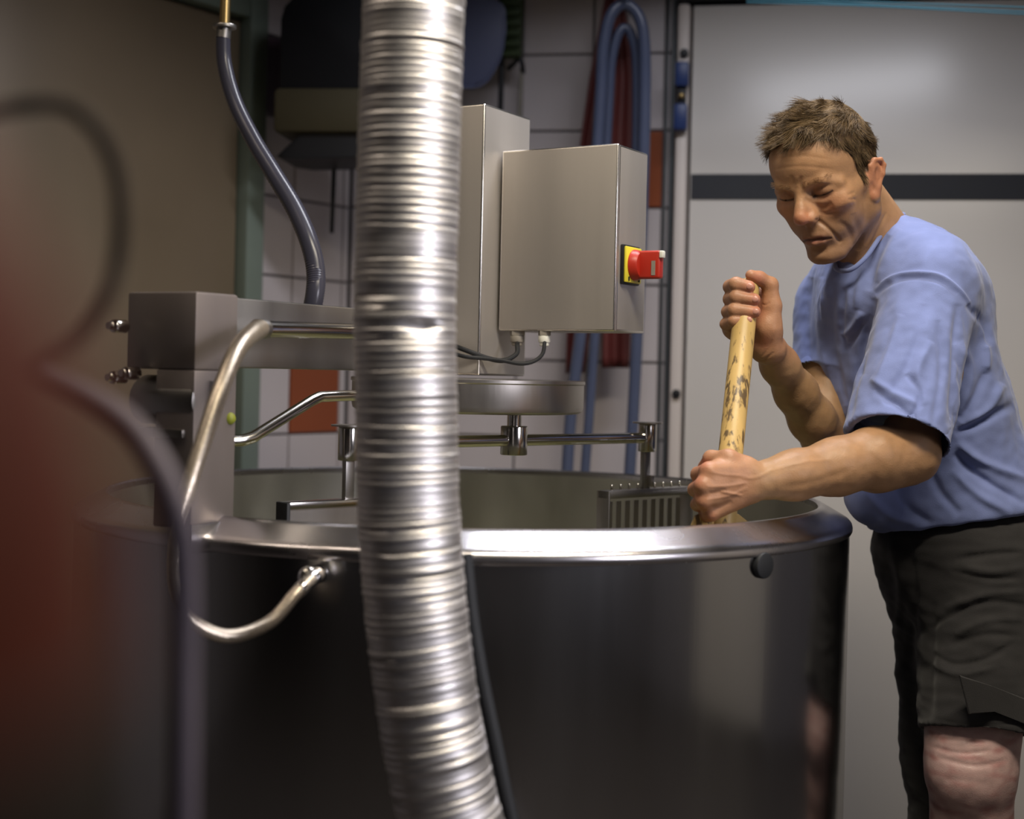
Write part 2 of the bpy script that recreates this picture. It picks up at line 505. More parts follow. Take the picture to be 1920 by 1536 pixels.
# stained wood: dark grip marks with a shape of their own
def stain(m):
    nt = m.node_tree; N = nt.nodes; L = nt.links
    b = N['Principled BSDF']
    src = b.inputs['Base Color'].links[0].from_socket
    tc = N.new('ShaderNodeTexCoord'); mp = N.new('ShaderNodeMapping'); mp.inputs['Scale'].default_value = (1.0, 1.0, 0.22)
    nz = N.new('ShaderNodeTexNoise'); nz.inputs['Scale'].default_value = 130; nz.inputs['Detail'].default_value = 3
    n2 = N.new('ShaderNodeTexNoise'); n2.inputs['Scale'].default_value = 14
    L.new(tc.outputs['Object'], mp.inputs[0]); L.new(mp.outputs[0], nz.inputs['Vector']); L.new(tc.outputs['Object'], n2.inputs['Vector'])
    ad = N.new('ShaderNodeMath'); ad.operation = 'MULTIPLY'
    L.new(nz.outputs['Fac'], ad.inputs[0]); L.new(n2.outputs['Fac'], ad.inputs[1])
    rp = N.new('ShaderNodeMapRange'); rp.inputs['From Min'].default_value = 0.30; rp.inputs['From Max'].default_value = 0.36
    rp.inputs['To Min'].default_value = 0; rp.inputs['To Max'].default_value = 0.85
    L.new(ad.outputs[0], rp.inputs['Value'])
    mx = N.new('ShaderNodeMix'); mx.data_type = 'RGBA'
    L.new(rp.outputs[0], mx.inputs[0]); L.new(src, mx.inputs[6]); mx.inputs[7].default_value = srgb(62, 48, 40)
    L.new(mx.outputs[2], b.inputs['Base Color'])
stain(M['wood'])

M['post'] = mat('post_steel', (0.25, 0.215, 0.20), 0.52, 0.65, 0.07, 12, (1, 1, 0.05), 0.05, 160, 0.05)
M['edge'] = mat('polished_edge', (0.75, 0.72, 0.67), 0.25, 1.0)
Z = Vector((0, 0, 1))
# ------------------------------------------------------------------ room shell
aL = math.radians(35); aB = math.radians(9.7)
dL = Vector((math.sin(aL), math.cos(aL), 0)); nL = Vector((math.cos(aL), -math.sin(aL), 0))
dB = Vector((math.cos(aB), -math.sin(aB), 0)); nB = Vector((-math.sin(aB), -math.cos(aB), 0))
OL = P(500, 400, 3.56); OB = P(1000, 400, 3.73)
def flat(v, z=0.0): return Vector((v.x, v.y, z))
OL = flat(OL); OB = flat(OB)
# corner where the two tiled walls meet
den = dL.x * dB.y - dL.y * dB.x
w = OB - OL
tL = (w.x * dB.y - w.y * dB.x) / den
CORNER = OL + dL * tL
ZC = 2.62
def wall(name, a, b, n, m, th=0.12):
    d = (b - a); L_ = d.length; d.normalize()
    mid = (a + b) / 2 - n * (th / 2)
    o = MB().box((0, 0, ZC / 2), (L_, th, ZC), frame3(d, n, Z, mid)).build(name, m, smooth=False)
    return tag(o, kind='structure')
XR = 2.4; YF = -1.7
BR = OB + dB * ((XR - OB.x) / dB.x)
LF = CORNER + dL * ((YF - CORNER.y) / dL.y)
wall_back = wall('wall_back', CORNER, BR, nB, M['grout'])
wall_left = wall('wall_left', LF, CORNER, nL, M['grout'])
wall('wall_right', Vector((XR, YF, 0)), BR, Vector((-1, 0, 0)), M['dim_wall'])
wall('wall_front', LF, Vector((XR, YF, 0)), Vector((0, 1, 0)), M['dim_wall'])
tag(MB().box((-0.9, 1.1, -0.05), (7.2, 6.4, 0.1)).build('floor', M['floor'], smooth=False), kind='structure')
tag(MB().box((-0.9, 1.1, ZC + 0.05), (7.2, 6.4, 0.1)).build('ceiling', M['ceil'], smooth=False), kind='structure')

# tiles, one object each, sharing two meshes
TW, TH, TT = 0.187, 0.2, 0.007
def tile_mesh(wd_, m):
    o = MB().box((0, 0, 0), (wd_ - 0.006, TT * 2, TH - 0.006), bev=0.0015, seg=1).build('tile', m)
    me = o.data; bpy.data.objects.remove(o); return me
TM = {k: tile_mesh(TW, M[k]) for k in ('tile', 'tile_rust', 'tile_plum')}
def put_tile(parent, O, d, n, s0, s1, z0, m):
    wd_ = s1 - s0
    me = TM[m] if abs(wd_ - TW) < 1e-4 else tile_mesh(wd_, M[m])
    o = bpy.data.objects.new('tile', me); COL.objects.link(o); o.parent = parent
    o.matrix_world = frame3(d, -n, Z, O + d * ((s0 + s1) / 2) + Vector((0, 0, z0 + TH / 2)))
    if m != 'tile': o['label'] = {'tile_rust': 'rust brown accent tile', 'tile_plum': 'dark plum accent tile'}[m]
def s_of(px, py, O, d, n): return (ray_plane(px, py, O, n) - O).dot(d)
def z_of(px, py, O, n): return ray_plane(px, py, O, n).z
# back wall: a vertical joint at pixel 979, courses at z = 1.04 + 0.2 k
zb = z_of(1000, 390, OB, nB) % TH
sref = s_of(979, 170, OB, dB, nB)
sC = (CORNER - OB).dot(dB)
s_end = s_of(1257, 400, OB, dB, nB)
s_acc = s_of(1228, 318, OB, dB, nB); z_acc = z_of(1228, 318, OB, nB)
k0 = int(math.floor((sC - sref) / TW)); k1 = int(math.ceil((s_end - sref) / TW))
for k in range(k0, k1):
    a = max(sref + k * TW, sC + 0.006); b = min(sref + (k + 1) * TW, s_end)
    if b - a < 0.02: continue
    for j in range(2, 13):
        z0 = zb + j * TH
        if z0 + TH > ZC: break
        acc = a <= s_acc <= b and z0 <= z_acc <= z0 + TH
        put_tile(wall_back, OB, dB, nB, a, b, z0, 'tile_rust' if acc else 'tile')
# left wall
sref = s_of(540, 740, OL, dL, nL)
sCl = (CORNER - OL).dot(dL)
s_fr = s_of(455, 400, OL, dL, nL)
zl = z_of(510, 517, OL, nL) % TH
accs = [(s_of(514, 150, OL, dL, nL), z_of(514, 150, OL, nL), 'tile_plum'), (s_of(572, 740, OL, dL, nL), z_of(572, 740, OL, nL), 'tile_rust')]
k0 = int(math.floor((s_fr - sref) / TW)); k1 = int(math.ceil((sCl - sref) / TW))
for k in range(k0, k1):
    a = max(sref + k * TW, s_fr); b = min(sref + (k + 1) * TW, sCl - 0.008)
    if b - a < 0.02: continue
    for j in range(2, 13):
        z0 = zl + j * TH
        if z0 + TH > ZC: break
        m = 'tile'
        for sa, za, mm in accs:
            if a <= sa <= b and z0 <= za <= z0 + TH: m = mm
        put_tile(wall_left, OL, dL, nL, a, b, z0, m)

# green-framed olive door in the left wall
FL = lambda s, off=0.0: OL + dL * s + nL * off
ML = frame3(dL, -nL, Z, OL)
s1 = s_of(470, 400, OL, dL, nL); s0 = s1 - 1.15
ztop = z_of(440, 36, OL, nL)
fr = tag(MB().box((s1 - 0.03, -0.02, ztop / 2 + 0.03), (0.06, 0.06, ztop + 0.06), ML, 0.006)
      .box((s0 + 0.03, -0.02, ztop / 2 + 0.03), (0.06, 0.06, ztop + 0.06), ML, 0.006)
      .build('trim_1', M['green_frame']), kind='structure')
tag(MB().box(((s0 + s1) / 2, -0.02, ztop + 0.035), (s1 - s0 - 0.12, 0.055, 0.07), ML, 0.006).build('trim_2', M['green_frame']), kind='structure')
d1 = tag(MB().box(((s0 + s1) / 2, 0.0, ztop / 2), (s1 - s0 - 0.125, 0.03, ztop - 0.008), ML, 0.004).build('door_1', M['olive_door']), kind='structure')
MB().cyl(ML @ Vector((s0 + 0.2, -0.07, 1.0)), ML @ Vector((s0 + 0.2, -0.07, 1.16)), 0.01).cyl(ML @ Vector((s0 + 0.2, -0.07, 1.02)), ML @ Vector((s0 + 0.2, -0.01, 1.02)), 0.008).cyl(ML @ Vector((s0 + 0.2, -0.07, 1.14)), ML @ Vector((s0 + 0.2, -0.01, 1.14)), 0.008).build('door_handle', M['steel'], d1)

# white sliding door, right of the tiles
OD = OB + nB * 0.05
MD = frame3(dB, -nB, Z, OD)
sA = s_of(1293, 400, OD, dB, nB); sE = (BR - OD).dot(dB) - 0.05
zt = z_of(1400, 10, OD, nB)
d2 = tag(MB().box(((sA + sE) / 2, 0.0, zt / 2 + 0.005), (sE - sA, 0.05, zt - 0.02), MD, 0.003).build('door_2', M['door']), kind='structure')
zb0 = z_of(1600, 377, OD, nB); zb1 = z_of(1600, 329, OD, nB)
MB().box(((sA + sE) / 2 + 0.001, -0.026, (zb0 + zb1) / 2), (sE - sA - 0.004, 0.003, zb1 - zb0), MD).build('band', M['band'], d2, smooth=False)['label'] = 'black horizontal band'
sp0 = s_of(1264, 400, OD, dB, nB); sp1 = s_of(1288, 400, OD, dB, nB)
post_white = tag(MB().box(((sp0 + sp1) / 2, 0.0, zt / 2), (sp1 - sp0, 0.075, zt), MD, 0.01).build('trim_3', M['white_trim']), kind='structure')
for (bx, by) in ((1283, 100), (1268, 738)):
    q = ray_plane(bx, by, OD + nB * 0.04, nB)
    MB().cyl(q - nB * 0.004, q + nB * 0.007, 0.011, 16, 0.002).build('bolt', M['black'], post_white)['label'] = 'black round bolt head'
sg0 = s_of(1243, 400, OB, dB, nB); sg1 = s_of(1257, 400, OB, dB, nB)
MO = frame3(dB, -nB, Z, OB)
tag(MB().box((sg1 + 0.001, -0.012, 1.3), (0.012, 0.03, 2.6), MO, 0.003).build('trim_4', M['grey_trim']), kind='structure')
tag(MB().box((sg0 + 0.004, -0.012, 1.3), (0.006, 0.02, 2.6), MO, 0.002).build('trim_5', M['grey_trim']), kind='structure')
# head rail over the white door
tag(MB().box(((sp0 + sE) / 2, -0.005, zt + 0.022), (sE - sp0, 0.09, 0.025), MD, 0.003).build('trim_6', M['grey_trim']), kind='structure')

# blue latch on the white post
g = ray_plane(1277, 180, OD + nB * 0.045, nB)
latch = empty('door_latch', g, 'bright blue plastic latch on the white post beside the door', 'latch')
qa = ray_plane(1279, 140, OD + nB * 0.05, nB); qb = ray_plane(1276, 220, OD + nB * 0.05, nB)
Ml = lambda q: frame3(dB, -nB, Z, q)
MB().box((0, 0, 0), (0.034, 0.03, 0.062), Ml(qa), 0.006).build('upper_block', M['bright_blue'], latch)
MB().box((0, 0, 0), (0.034, 0.03, 0.066), Ml(qb), 0.006).build('lower_block', M['bright_blue'], latch)
MB().box((0, 0.01, 0), (0.024, 0.02, 0.06), Ml((qa + qb) / 2), 0.003).build('bar', M['black'], latch)
MB().ball((qa + qb) / 2 + nB * 0.006, 0.008, 12).build('knob', M['brass'], latch)['label'] = 'small orange knob'

# cyan cables strung under the ceiling over the door
for i, (y0, y1, y2) in enumerate(((-6, 4, 14), (-2, 9, 22), (4, 12, 27))):
    c = MB().tube(catmull([P(1400, y0, 3.2), P(1640, y1, 3.1), P(1925, y2, 3.0), P(2300, y2 + 20, 2.9)], 10), 0.0018, 8).build('cable', M['cyan_cable'])
    tag(c, ('topmost', 'middle', 'lowest')[i] + ' of the thin cyan cables strung above the white door', 'cable', 'thin cyan cables above the door')

# ------------------------------------------------------------------ things hung on the tiled back wall
# dispenser in the corner
Yd = 3.42
mid = P(640, 150, Yd)
disp = empty('wall_dispenser', mid, 'dark wall dispenser with rounded black hood and olive band, in the tiled corner', 'dispenser')
k = Yd / F
def MF(px, py, Y, yaw=0.0):
    return Matrix.Translation(P(px, py, Y)) @ Matrix.Rotation(yaw, 4, 'Z')
Mdp = MF(650, 95, Yd, math.radians(-6))
w0, h0 = 214 * k, 176 * k
prof = [(-w0 / 2, -h0 / 2), (w0 / 2, -h0 / 2), (w0 / 2, h0 / 2), (-w0 / 2 + 0.06, h0 / 2), (-w0 / 2 + 0.025, h0 / 2 - 0.012), (-w0 / 2 + 0.008, h0 / 2 - 0.03), (-w0 / 2, h0 / 2 - 0.06)]
MB().prism(prof, 0.20, Mdp, 0.008).build('hood', M['black'], disp)
MB().box((0, 0, 0), (236 * k, 0.22, 82 * k), MF(650, 222, Yd, math.radians(-6)), 0.012).build('olive_band', M['olive_band'], disp)
Mt = MF(650, 283, Yd, math.radians(-6))
wt = 230 * k; ht = 44 * k
MB().prism([(-wt / 2, -ht / 2), (-wt / 2 + 0.04, -ht / 2 - 0.006), (wt / 2, -ht / 2), (wt / 2, ht / 2), (-wt / 2 + 0.06, ht / 2)], 0.19, Mt, 0.004).build('tray', M['black'], disp)
MB().cyl(P(627, 300, 3.52), P(622, 437, 3.52), 0.0055, 10).build('pull_cord', M['black'], disp)

def hook(px, py, label):
    q = ray_plane(px, py, OB + nB * 0.004, nB)
    h = MB().box((0, -0.003, 0.012), (0.014, 0.008, 0.03), frame3(dB, -nB, Z, q), 0.002)
    h.tube(catmull([q + nB * 0.004, q + nB * 0.03, q + nB * 0.042 + Z * 0.012, q + nB * 0.04 + Z * 0.03], 6), 0.004, 8)
    tag(h.build('wall_hook', M['black']), label, 'hook', 'black hooks on the tiles')
hook(624, 530, 'small black wall hook low on the white tiles left of the duct')

# shovel blade
sh = empty('plastic_shovel', P(885, 40, 3.62), 'blue-grey plastic shovel hung blade down beside the green brush', 'shovel')
kk = 3.62 / F
Ms = MF(872, 60, 3.62, math.radians(-9.7))
pl = [(-95, -70), (-60, -104), (10, -106), (46, -90), (72, -45), (79, 0), (77, 40), (70, 52), (50, 62), (-95, 66)]
MB().prism([(x * kk, y * kk) for x, y in pl], 0.012, Ms, 0.004).build('blade', M['blue_plastic'], sh)
MB().tube(catmull([P(800, 0, 3.63), P(800, -120, 3.64), P(800, -420, 3.66)], 4), 0.016, 12).build('handle', M['blue_plastic'], sh)
MB().tube(catmull([P(945, 30, 3.60), P(940, 100, 3.60), P(905, 158, 3.60), P(850, 164, 3.60)], 5), 0.004, 8).build('blade_rim', M['blue_plastic'], sh)
# green brush with black handle
br = empty('green_brush', P(957, 60, 3.66), 'dark green scrubbing brush hung on the tiles right of the blue-grey shovel', 'brush')
MB().box((0, 0, 0), (44 * kk, 0.05, 190 * kk), MF(958, 15, 3.66, -aB), 0.008).build('brush_head', M['green_plastic'], br)
bl = MB()
for i in range(10):
    for j in range(5):
        q = P(942 + j * 8, -70 + i * 19, 3.63)
        bl.cyl(q, q + Vector((0, -0.022, -0.004)), 0.0035, 6)
tag(bl.build('bristles', M['green_plastic'], br), kind='stuff')
MB().cyl(P(941, 108, 3.66), P(936, 300, 3.66), 0.0075, 12).build('handle', M['black'], br)
# grey squeegee on black hook
sq = empty('squeegee', P(976, 140, 3.68), 'thin grey handle hanging from a forked black clip below the green brush', 'squeegee')
MB().tube(catmull([P(952, 130, 3.68), P(965, 118, 3.67), P(972, 108, 3.67), P(979, 120, 3.67), P(981, 138, 3.68)], 5), 0.006, 8).build('clip', M['black'], sq)
MB().cyl(P(978, 128, 3.68), P(970, 300, 3.68), 0.006, 10).build('handle', M['grey_plastic'], sq)

# red apron: cloth sheet with folds
def cloth(name, m, left, right, ys, Yf, fold, nfold, parent, th=0.004, nu=28, nv=36):
    verts = []; faces = []
    for side in (0, 1):
        for j in range(nv + 1):
            y = ys[0] + (ys[1] - ys[0]) * j / nv
            xl = np.interp(y, [p[1] for p in left], [p[0] for p in left]); xr = np.interp(y, [p[1] for p in right], [p[0] for p in right])
            for i in range(nu + 1):
                u = i / nu
                Y = Yf(u, j / nv) - fold * math.sin(u * nfold * math.pi * 2 + 1.2 * math.sin(j / nv * 3)) * (0.3 + 0.7 * j / nv) + side * th
                verts.append(P(xl + (xr - xl) * u, y, Y))
    W = nu + 1; B = (nv + 1) * W
    for j in range(nv):
        for i in range(nu):
            a = j * W + i
            faces.append((a, a + 1, a + W + 1, a + W)); faces.append((B + a, B + a + W, B + a + W + 1, B + a + 1))
    for j in range(nv):
        a = j * W; faces.append((a, a + W, B + a + W, B + a)); a += nu; faces.append((a, B + a, B + a + W, a + W))
    for i in range(nu):
        a = i; faces.append((a, B + a, B + a + 1, a + 1)); a = nv * W + i; faces.append((a, a + 1, B + a + 1, B + a))
    me = bpy.data.meshes.new(name); me.from_pydata(verts, [], faces)
    for p in me.polygons: p.use_smooth = True
    me.materials.append(m)
    return link(bpy.data.objects.new(name, me), parent)
ap = empty('red_apron', P(1150, 20, 3.6), 'dark red rubber apron hanging on the tiled wall behind the looped blue hose', 'apron')
cloth('left_panel', M['apron'], [(1138, -25), (1104, 150), (1085, 290), (1062, 640), (1060, 702)], [(1164, -25), (1176, 150), (1150, 290), (1096, 700)], (-25, 700), lambda u, v: 3.60 - 0.02 * v, 0.012, 2.5, ap)
cloth('right_panel', M['apron'], [(1150, -25), (1150, 150), (1140, 290), (1128, 690)], [(1166, -25), (1192, 140), (1196, 290), (1180, 690)], (-25, 690), lambda u, v: 3.57 - 0.02 * v, 0.010, 1.5, ap)
qh = ray_plane(1158, -20, OB + nB * 0.004, nB)
MB().cyl(qh, qh + nB * 0.12, 0.006, 10).build('hanger', M['steel'], ap)

# blue hose looped over a hook
bh = [(1062, 905), (1072, 760), (1096, 560), (1116, 330), (1126, 180), (1131, 90), (1145, 30), (1170, 8), (1196, 28), (1208, 80), (1209, 200), (1204, 400), (1194, 640), (1186, 800), (1180, 905), (1172, 1100)]
hs = empty('blue_hose', P(1168, 8, 3.45), 'translucent blue water hose looped upside down over a hook on the tiled wall', 'hose')
MB().tube(catmull([P(x, y, 3.45) for x, y in bh], 8), 0.0145, 16).build('outer_loop', M['blue_hose'], hs)
bh2 = [(1088, 1100), (1096, 905), (1106, 760), (1120, 560), (1134, 330), (1141, 200), (1146, 120), (1157, 70), (1172, 52), (1186, 72), (1194, 130), (1193, 300), (1184, 600)]
MB().tube(catmull([P(x, y, 3.49) for x, y in bh2], 8), 0.012, 16).build('inner_loop', M['blue_hose'], hs)
qh = ray_plane(1172, 34, OB + nB * 0.004, nB)
MB().cyl(qh, flat(P(1172, 34, 3.40), qh.z), 0.010, 12, 0.002).ball(flat(P(1172, 34, 3.40), qh.z), 0.014, 12).build('hanger', M['steel_dark'], hs)

# grey steam hose hanging from a pipe in the upper left
gh = empty('hanging_hose', P(425, 55, 2.55), 'grey ribbed hose hanging in an S from a thin pipe by the green door frame', 'hose')
path = catmull([P(418, 62, 2.55), P(421, 120, 2.55), P(440, 190, 2.54), (P(475, 262, 2.52)), P(513, 325, 2.5), P(553, 392, 2.48), P(580, 455, 2.46), P(592, 510, 2.45), P(589, 560, 2.44), P(574, 620, 2.45), P(566, 640, 2.45)], 22)
rr = [(0.0125 + 0.0035 * min(1, i / 120)) * (1 + 0.045 * (i % 2)) for i in range(len(path))]
MB().tube(path, rr, 18).build('ribbed_tube', M['grey_hose'], gh)
MB().cyl(P(450, -780, 2.55), P(421, 50, 2.55), 0.0095, 16).build('feed_pipe', M['brass'], gh)['label'] = 'brass coloured pipe'
MB().cyl(P(421, 47, 2.55), P(421, 54, 2.55), 0.021, 24, 0.001).cyl(P(420, 54, 2.55), P(418, 72, 2.55), 0.0135, 20).build('flange', M['steel_dark'], gh)

# ------------------------------------------------------------------ cheese vat
VC = P(873, 940, 2.47); RZ = 1.0
VC = Vector((VC.x, VC.y, 0))
vat = empty('cheese_vat', VC, 'large round stainless steel cheese vat with a wide sloping rim, in the middle', 'vat')
MB().lathe([(0, 0.12), (0.62, 0.12), (0.640, 0.13), (0.650, 0.15), (0.650, 0.964)], VC, 160).build('outer_shell', M['vat'], vat)
MB().lathe([(0.650, 0.959), (0.6530, 0.960), (0.6545, 0.963), (0.6545, 0.968), (0.653, 0.973), (0.649, 0.9775), (0.642, 0.9815), (0.612, 0.998), (0.606, 1.0015), (0.601, 1.002), (0.598, 0.999), (0.598, 0.988)], VC, 160).build('rim', M['rim'], vat)
MB().lathe([(0.598, 0.990), (0.597, 0.60), (0.58, 0.50), (0.50, 0.46), (0, 0.45)], VC, 160).build('inner_liner', M['liner'], vat)
for a in (45, 135, 225, 315):
    q = VC + Vector((math.cos(math.radians(a)), math.sin(math.radians(a)), 0)) * 0.55
    MB().cyl(q, q + Z * 0.13, 0.03, 20, 0.004).build('leg', M['steel_dark'], vat)
def on_vat(px, R, py=0):
    d = P(px, py, 1.0) - CAM; d.z = 0
    e = flat(CAM) - VC
    a_ = d.dot(d); b_ = 2 * e.dot(d); c_ = e.dot(e) - R * R
    return (-b_ - math.sqrt(b_ * b_ - 4 * a_ * c_)) / (2 * a_)
Yp = on_vat(1428, 0.650, 1060)
q = P(1428, 1060, Yp); nr = flat(q - VC).normalized()
MB().cyl(q - nr * 0.004, q + nr * 0.008, 0.0185, 24, 0.003).build('drain_plug', M['rubber'], vat)['label'] = 'black round rubber plug'
wy = MB().lathe([(0, 0.60), (0.592, 0.60), (0.575, 0.51), (0.5, 0.47), (0, 0.465)], VC, 96).build('whey', M['whey'])
tag(wy, 'greenish whey filling the lower part of the steel vat', 'whey')

# frame of the mixer: A runs away to the right, B to the left
A = Vector((math.sin(math.radians(30)), math.cos(math.radians(30)), 0)); B = Vector((-A.y, A.x, 0))
C0 = flat(P(365, 700, 1.90))
def MX(a, b, z): return frame3(A, B, Z, C0 + A * a + B * b + Z * z)
mix = empty('mixer', C0 + Z * 0.99, 'stainless steel mixer with square arm, gear housing and motor column over the vat', 'mixer')
zT = P(440, 556, 1.97).z; zBm = P(440, 690, 1.97).z
zH = P(365, 546, 1.9).z; zHb = P(365, 694, 1.9).z
MB().box((0.0425, 0.063, (zH + zHb) / 2), (0.085, 0.126, zH - zHb), MX(0, 0, 0), 0.004).build('head_box', M['post'], mix)
zF = P(400, 992, 1.92).z
MB().box((0.0425, 0.035, (zHb + zF) / 2), (0.085, 0.07, zHb - zF), MX(0, 0, 0), 0.003).build('post', M['post'], mix)
MB().box((0.040, -0.003, zF - 0.012), (0.088, 0.006, 0.040), MX(0, 0, 0), 0.001).build('clamp_plate', M['rim'], mix)
zc = P(320, 752, 1.9).z
MB().cyl(C0 + A * 0.03 + B * 0.0 + Z * zc, C0 + A * 0.03 + B * 0.118 + Z * zc, 0.034, 28, 0.006).build('pivot_drum', M['steel_dark'], mix)
MB().box((0.02, 0.06, zc - 0.044), (0.05, 0.09, 0.012), MX(0, 0, 0), 0.002).build('drum_plate', M['steel'], mix)
for (bx, by) in ((222, 708), (246, 700), (224, 612)):
    q = P(bx, by, 1.93)
    MB().cyl(q - A * 0.012, q + A * 0.012, 0.009, 12, 0.002).cyl(q - A * 0.02, q - A * 0.01, 0.005, 10).build('bolt', M['chrome'], mix)
MB().box((0.31 + 0.085, 0.066, (zT + zBm) / 2), (0.62, 0.09, zT - zBm), MX(0, 0, 0), 0.003).build('arm', M['steel_dark'], mix)
# column
ca, cb = 0.634, -0.058
ztc = P(905, 193, 2.42).z; zbc = P(890, 704, 2.42).z
MB().box((ca + 0.08, cb + 0.10, (ztc + zbc) / 2), (0.16, 0.20, ztc - zbc), MX(0, 0, 0), 0.0035, 3, 1).build('motor_column', (M['steel_box'], M['edge']), mix)
# gear housing disc
zg1 = P(980, 713, 2.3).z; zg0 = P(980, 779, 2.3).z
MB().lathe([(0, zg0 + 0.002), (0.192, zg0), (0.199, zg0 + 0.004), (0.201, zg0 + 0.012), (0.201, zg1 - 0.008), (0.203, zg1 - 0.006), (0.203, zg1 - 0.001), (0.200, zg1), (0, zg1 + 0.001)], VC, 96).build('gear_housing', M['steel'], mix)
# chrome pipe in front of the arm
p0 = P(487, 617, 1.945); p1 = P(660, 622, 2.115); pd = (p1 - p0)
MB().tube([p0, p1, p1 + pd * 0.7], 0.0118, 20).build('steam_pipe', M['chrome'], mix)
MB().cyl(p0 - pd.normalized() * 0.008, p0 + pd.normalized() * 0.012, 0.0138, 20, 0.001).build('pipe_collar', M['steel_dark'], mix)
# thin bent rail
MB().tube(catmull([P(432, 827, 2.02), P(455, 826, 2.03)], 3) + catmull([P(474, 820, 2.04), P(585, 751, 2.14)], 6) + catmull([P(600, 744, 2.155), P(660, 742, 2.2), P(800, 742, 2.33)], 6), 0.0085, 16).build('bent_rail', M['chrome'], mix)
MB().ball(P(430, 785, 1.965), 0.009, 14).build('cap', M['key_yellowgreen'], mix)['label'] = 'yellow-green plastic cap'
# stirrer: hub, bar, two bearings
sL = P(655, 806, 2.13); sR = P(1214, 821, 2.57)
zs = sR.z; sL.z = zs
hub_t = 0.507
hub = sL.lerp(sR, hub_t)
sd = (sR - sL).normalized()
st = empty('stirrer', hub, 'steel stirrer bar with a hub and two hanging curd tools, below the gear housing', 'stirrer')
MB().cyl(sL, sR, 0.0095, 20).build('bar', M['chrome'], st)
hp = P(964, 812, hub.y)
MB().cyl(flat(hp, zs - 0.024), flat(hp, zs + 0.024), 0.0225, 28, 0.002).cyl(flat(hp, zs + 0.02), flat(hp, zg0 + 0.004), 0.012, 16).build('hub', M['chrome'], st)
for nm, q in (('bearing', sR), ('bearing', sL)):
    MB().cyl(flat(q, zs - 0.025), flat(q, zs + 0.026), 0.0165, 24, 0.001).build('bearing', M['chrome'], st)
    MB().cyl(flat(q, zs + 0.026), flat(q, zs + 0.0285), 0.0275, 32).build('cap_disc', M['steel'], st)
# right hand rake
Mr = frame3(sd, Vector((-sd.y, sd.x, 0)), Z, flat(sR))
zr = P(1143, 922, 2.48).z
rk = empty('curd_rake', flat(sR, zr), 'steel curd rake with upright tines hanging in the vat beside the wooden paddle', 'rake')
MB().box((-0.004, 0, (zr + zs) / 2 - 0.01), (0.017, 0.010, zs - zr), Mr, 0.001).build('hanger_bar', M['steel_dark'], rk)
MB().box((0.004, -0.006, zr + 0.014), (0.010, 0.012, 0.02), Mr, 0.001).build('hanger_clip', M['steel'], rk)
hw = 0.112
MB().box((0, 0, zr - 0.007), (2 * hw, 0.024, 0.014), Mr, 0.001).build('top_bar', M['steel_dark'], rk)
for s_ in (-1, 1):
    MB().box((s_ * (hw - 0.002), 0, zr - 0.17), (0.004, 0.030, 0.34), Mr, 0.0008).build('side_plate', M['steel_dark'], rk)
n = 9
for i in range(n):
    x = -hw + 0.022 + i * (2 * hw - 0.044) / (n - 1)
    MB().box((x - 0.004, 0.0, zr - 0.18), (0.012, 0.002, 0.32), Mr).build('tine', M['steel'], rk)
    MB().cyl(Mr @ Vector((x, 0, zr - 0.01)), Mr @ Vector((x, 0, zr + 0.006)), 0.0022, 8).ball(Mr @ Vector((x, 0, zr + 0.008)), 0.0028, 8).build('pin', M['chrome'], rk)
MB().box((0, 0, zr - 0.34), (2 * hw, 0.02, 0.012), Mr, 0.001).build('bottom_bar', M['steel_dark'], rk)
# left hand paddle
Ml_ = frame3(sd, Vector((-sd.y, sd.x, 0)), Z, flat(sL))
zp = P(560, 948, 2.06).z
pdl = empty('curd_paddle', flat(sL, zp), 'flat steel curd paddle hanging in the vat left of the silver duct', 'paddle')
a0 = (flat(P(527, 948, 2.05)) - flat(sL)).dot(sd)
MB().box((0, 0, (zp + zs) / 2), (0.016, 0.010, zs - zp), Ml_, 0.001).build('hanger_bar', M['steel_dark'], pdl)
MB().box((0, 0, zp), (-2 * a0, 0.022, 0.010), Ml_, 0.0015).build('top_bar', M['chrome'], pdl)
MB().box((0, 0.004, zp - 0.16), (-2 * a0 - 0.01, 0.003, 0.31), Ml_).build('blade', M['steel'], pdl)
for s_ in (-1, 1):
    MB().box((s_ * (a0 + 0.002), -0.004, zp - 0.16), (0.006, 0.030, 0.33), Ml_, 0.001).build('side_plate', M['rubber'], pdl)

# control box on the column side
ba0, bb1 = ca + 0.055, cb - 0.006
zx1 = P(1143, 272, 2.37).z; zx0 = P(1130, 621, 2.37).z
cbx = empty('control_box', C0 + A * (ba0 + 0.06) + B * (bb1 - 0.11) + Z * zx0, 'square stainless steel control box with a red switch, on the mixer column', 'control box')
BW, BD = 0.222, 0.112
MB().box((ba0 + BD / 2 + 0.004, bb1 - BW / 2, (zx0 + zx1) / 2), (BD, BW, zx1 - zx0), MX(0, 0, 0), 0.0035, 3, 1).build('cabinet', (M['steel_box'], M['edge']), cbx)
MB().box((ba0 + 0.002, bb1 - BW / 2, (zx0 + zx1) / 2), (0.009, BW + 0.001, zx1 - zx0 + 0.001), MX(0, 0, 0), 0.003, 3, 1).build('cabinet_door', (M['steel_box'], M['edge']), cbx)
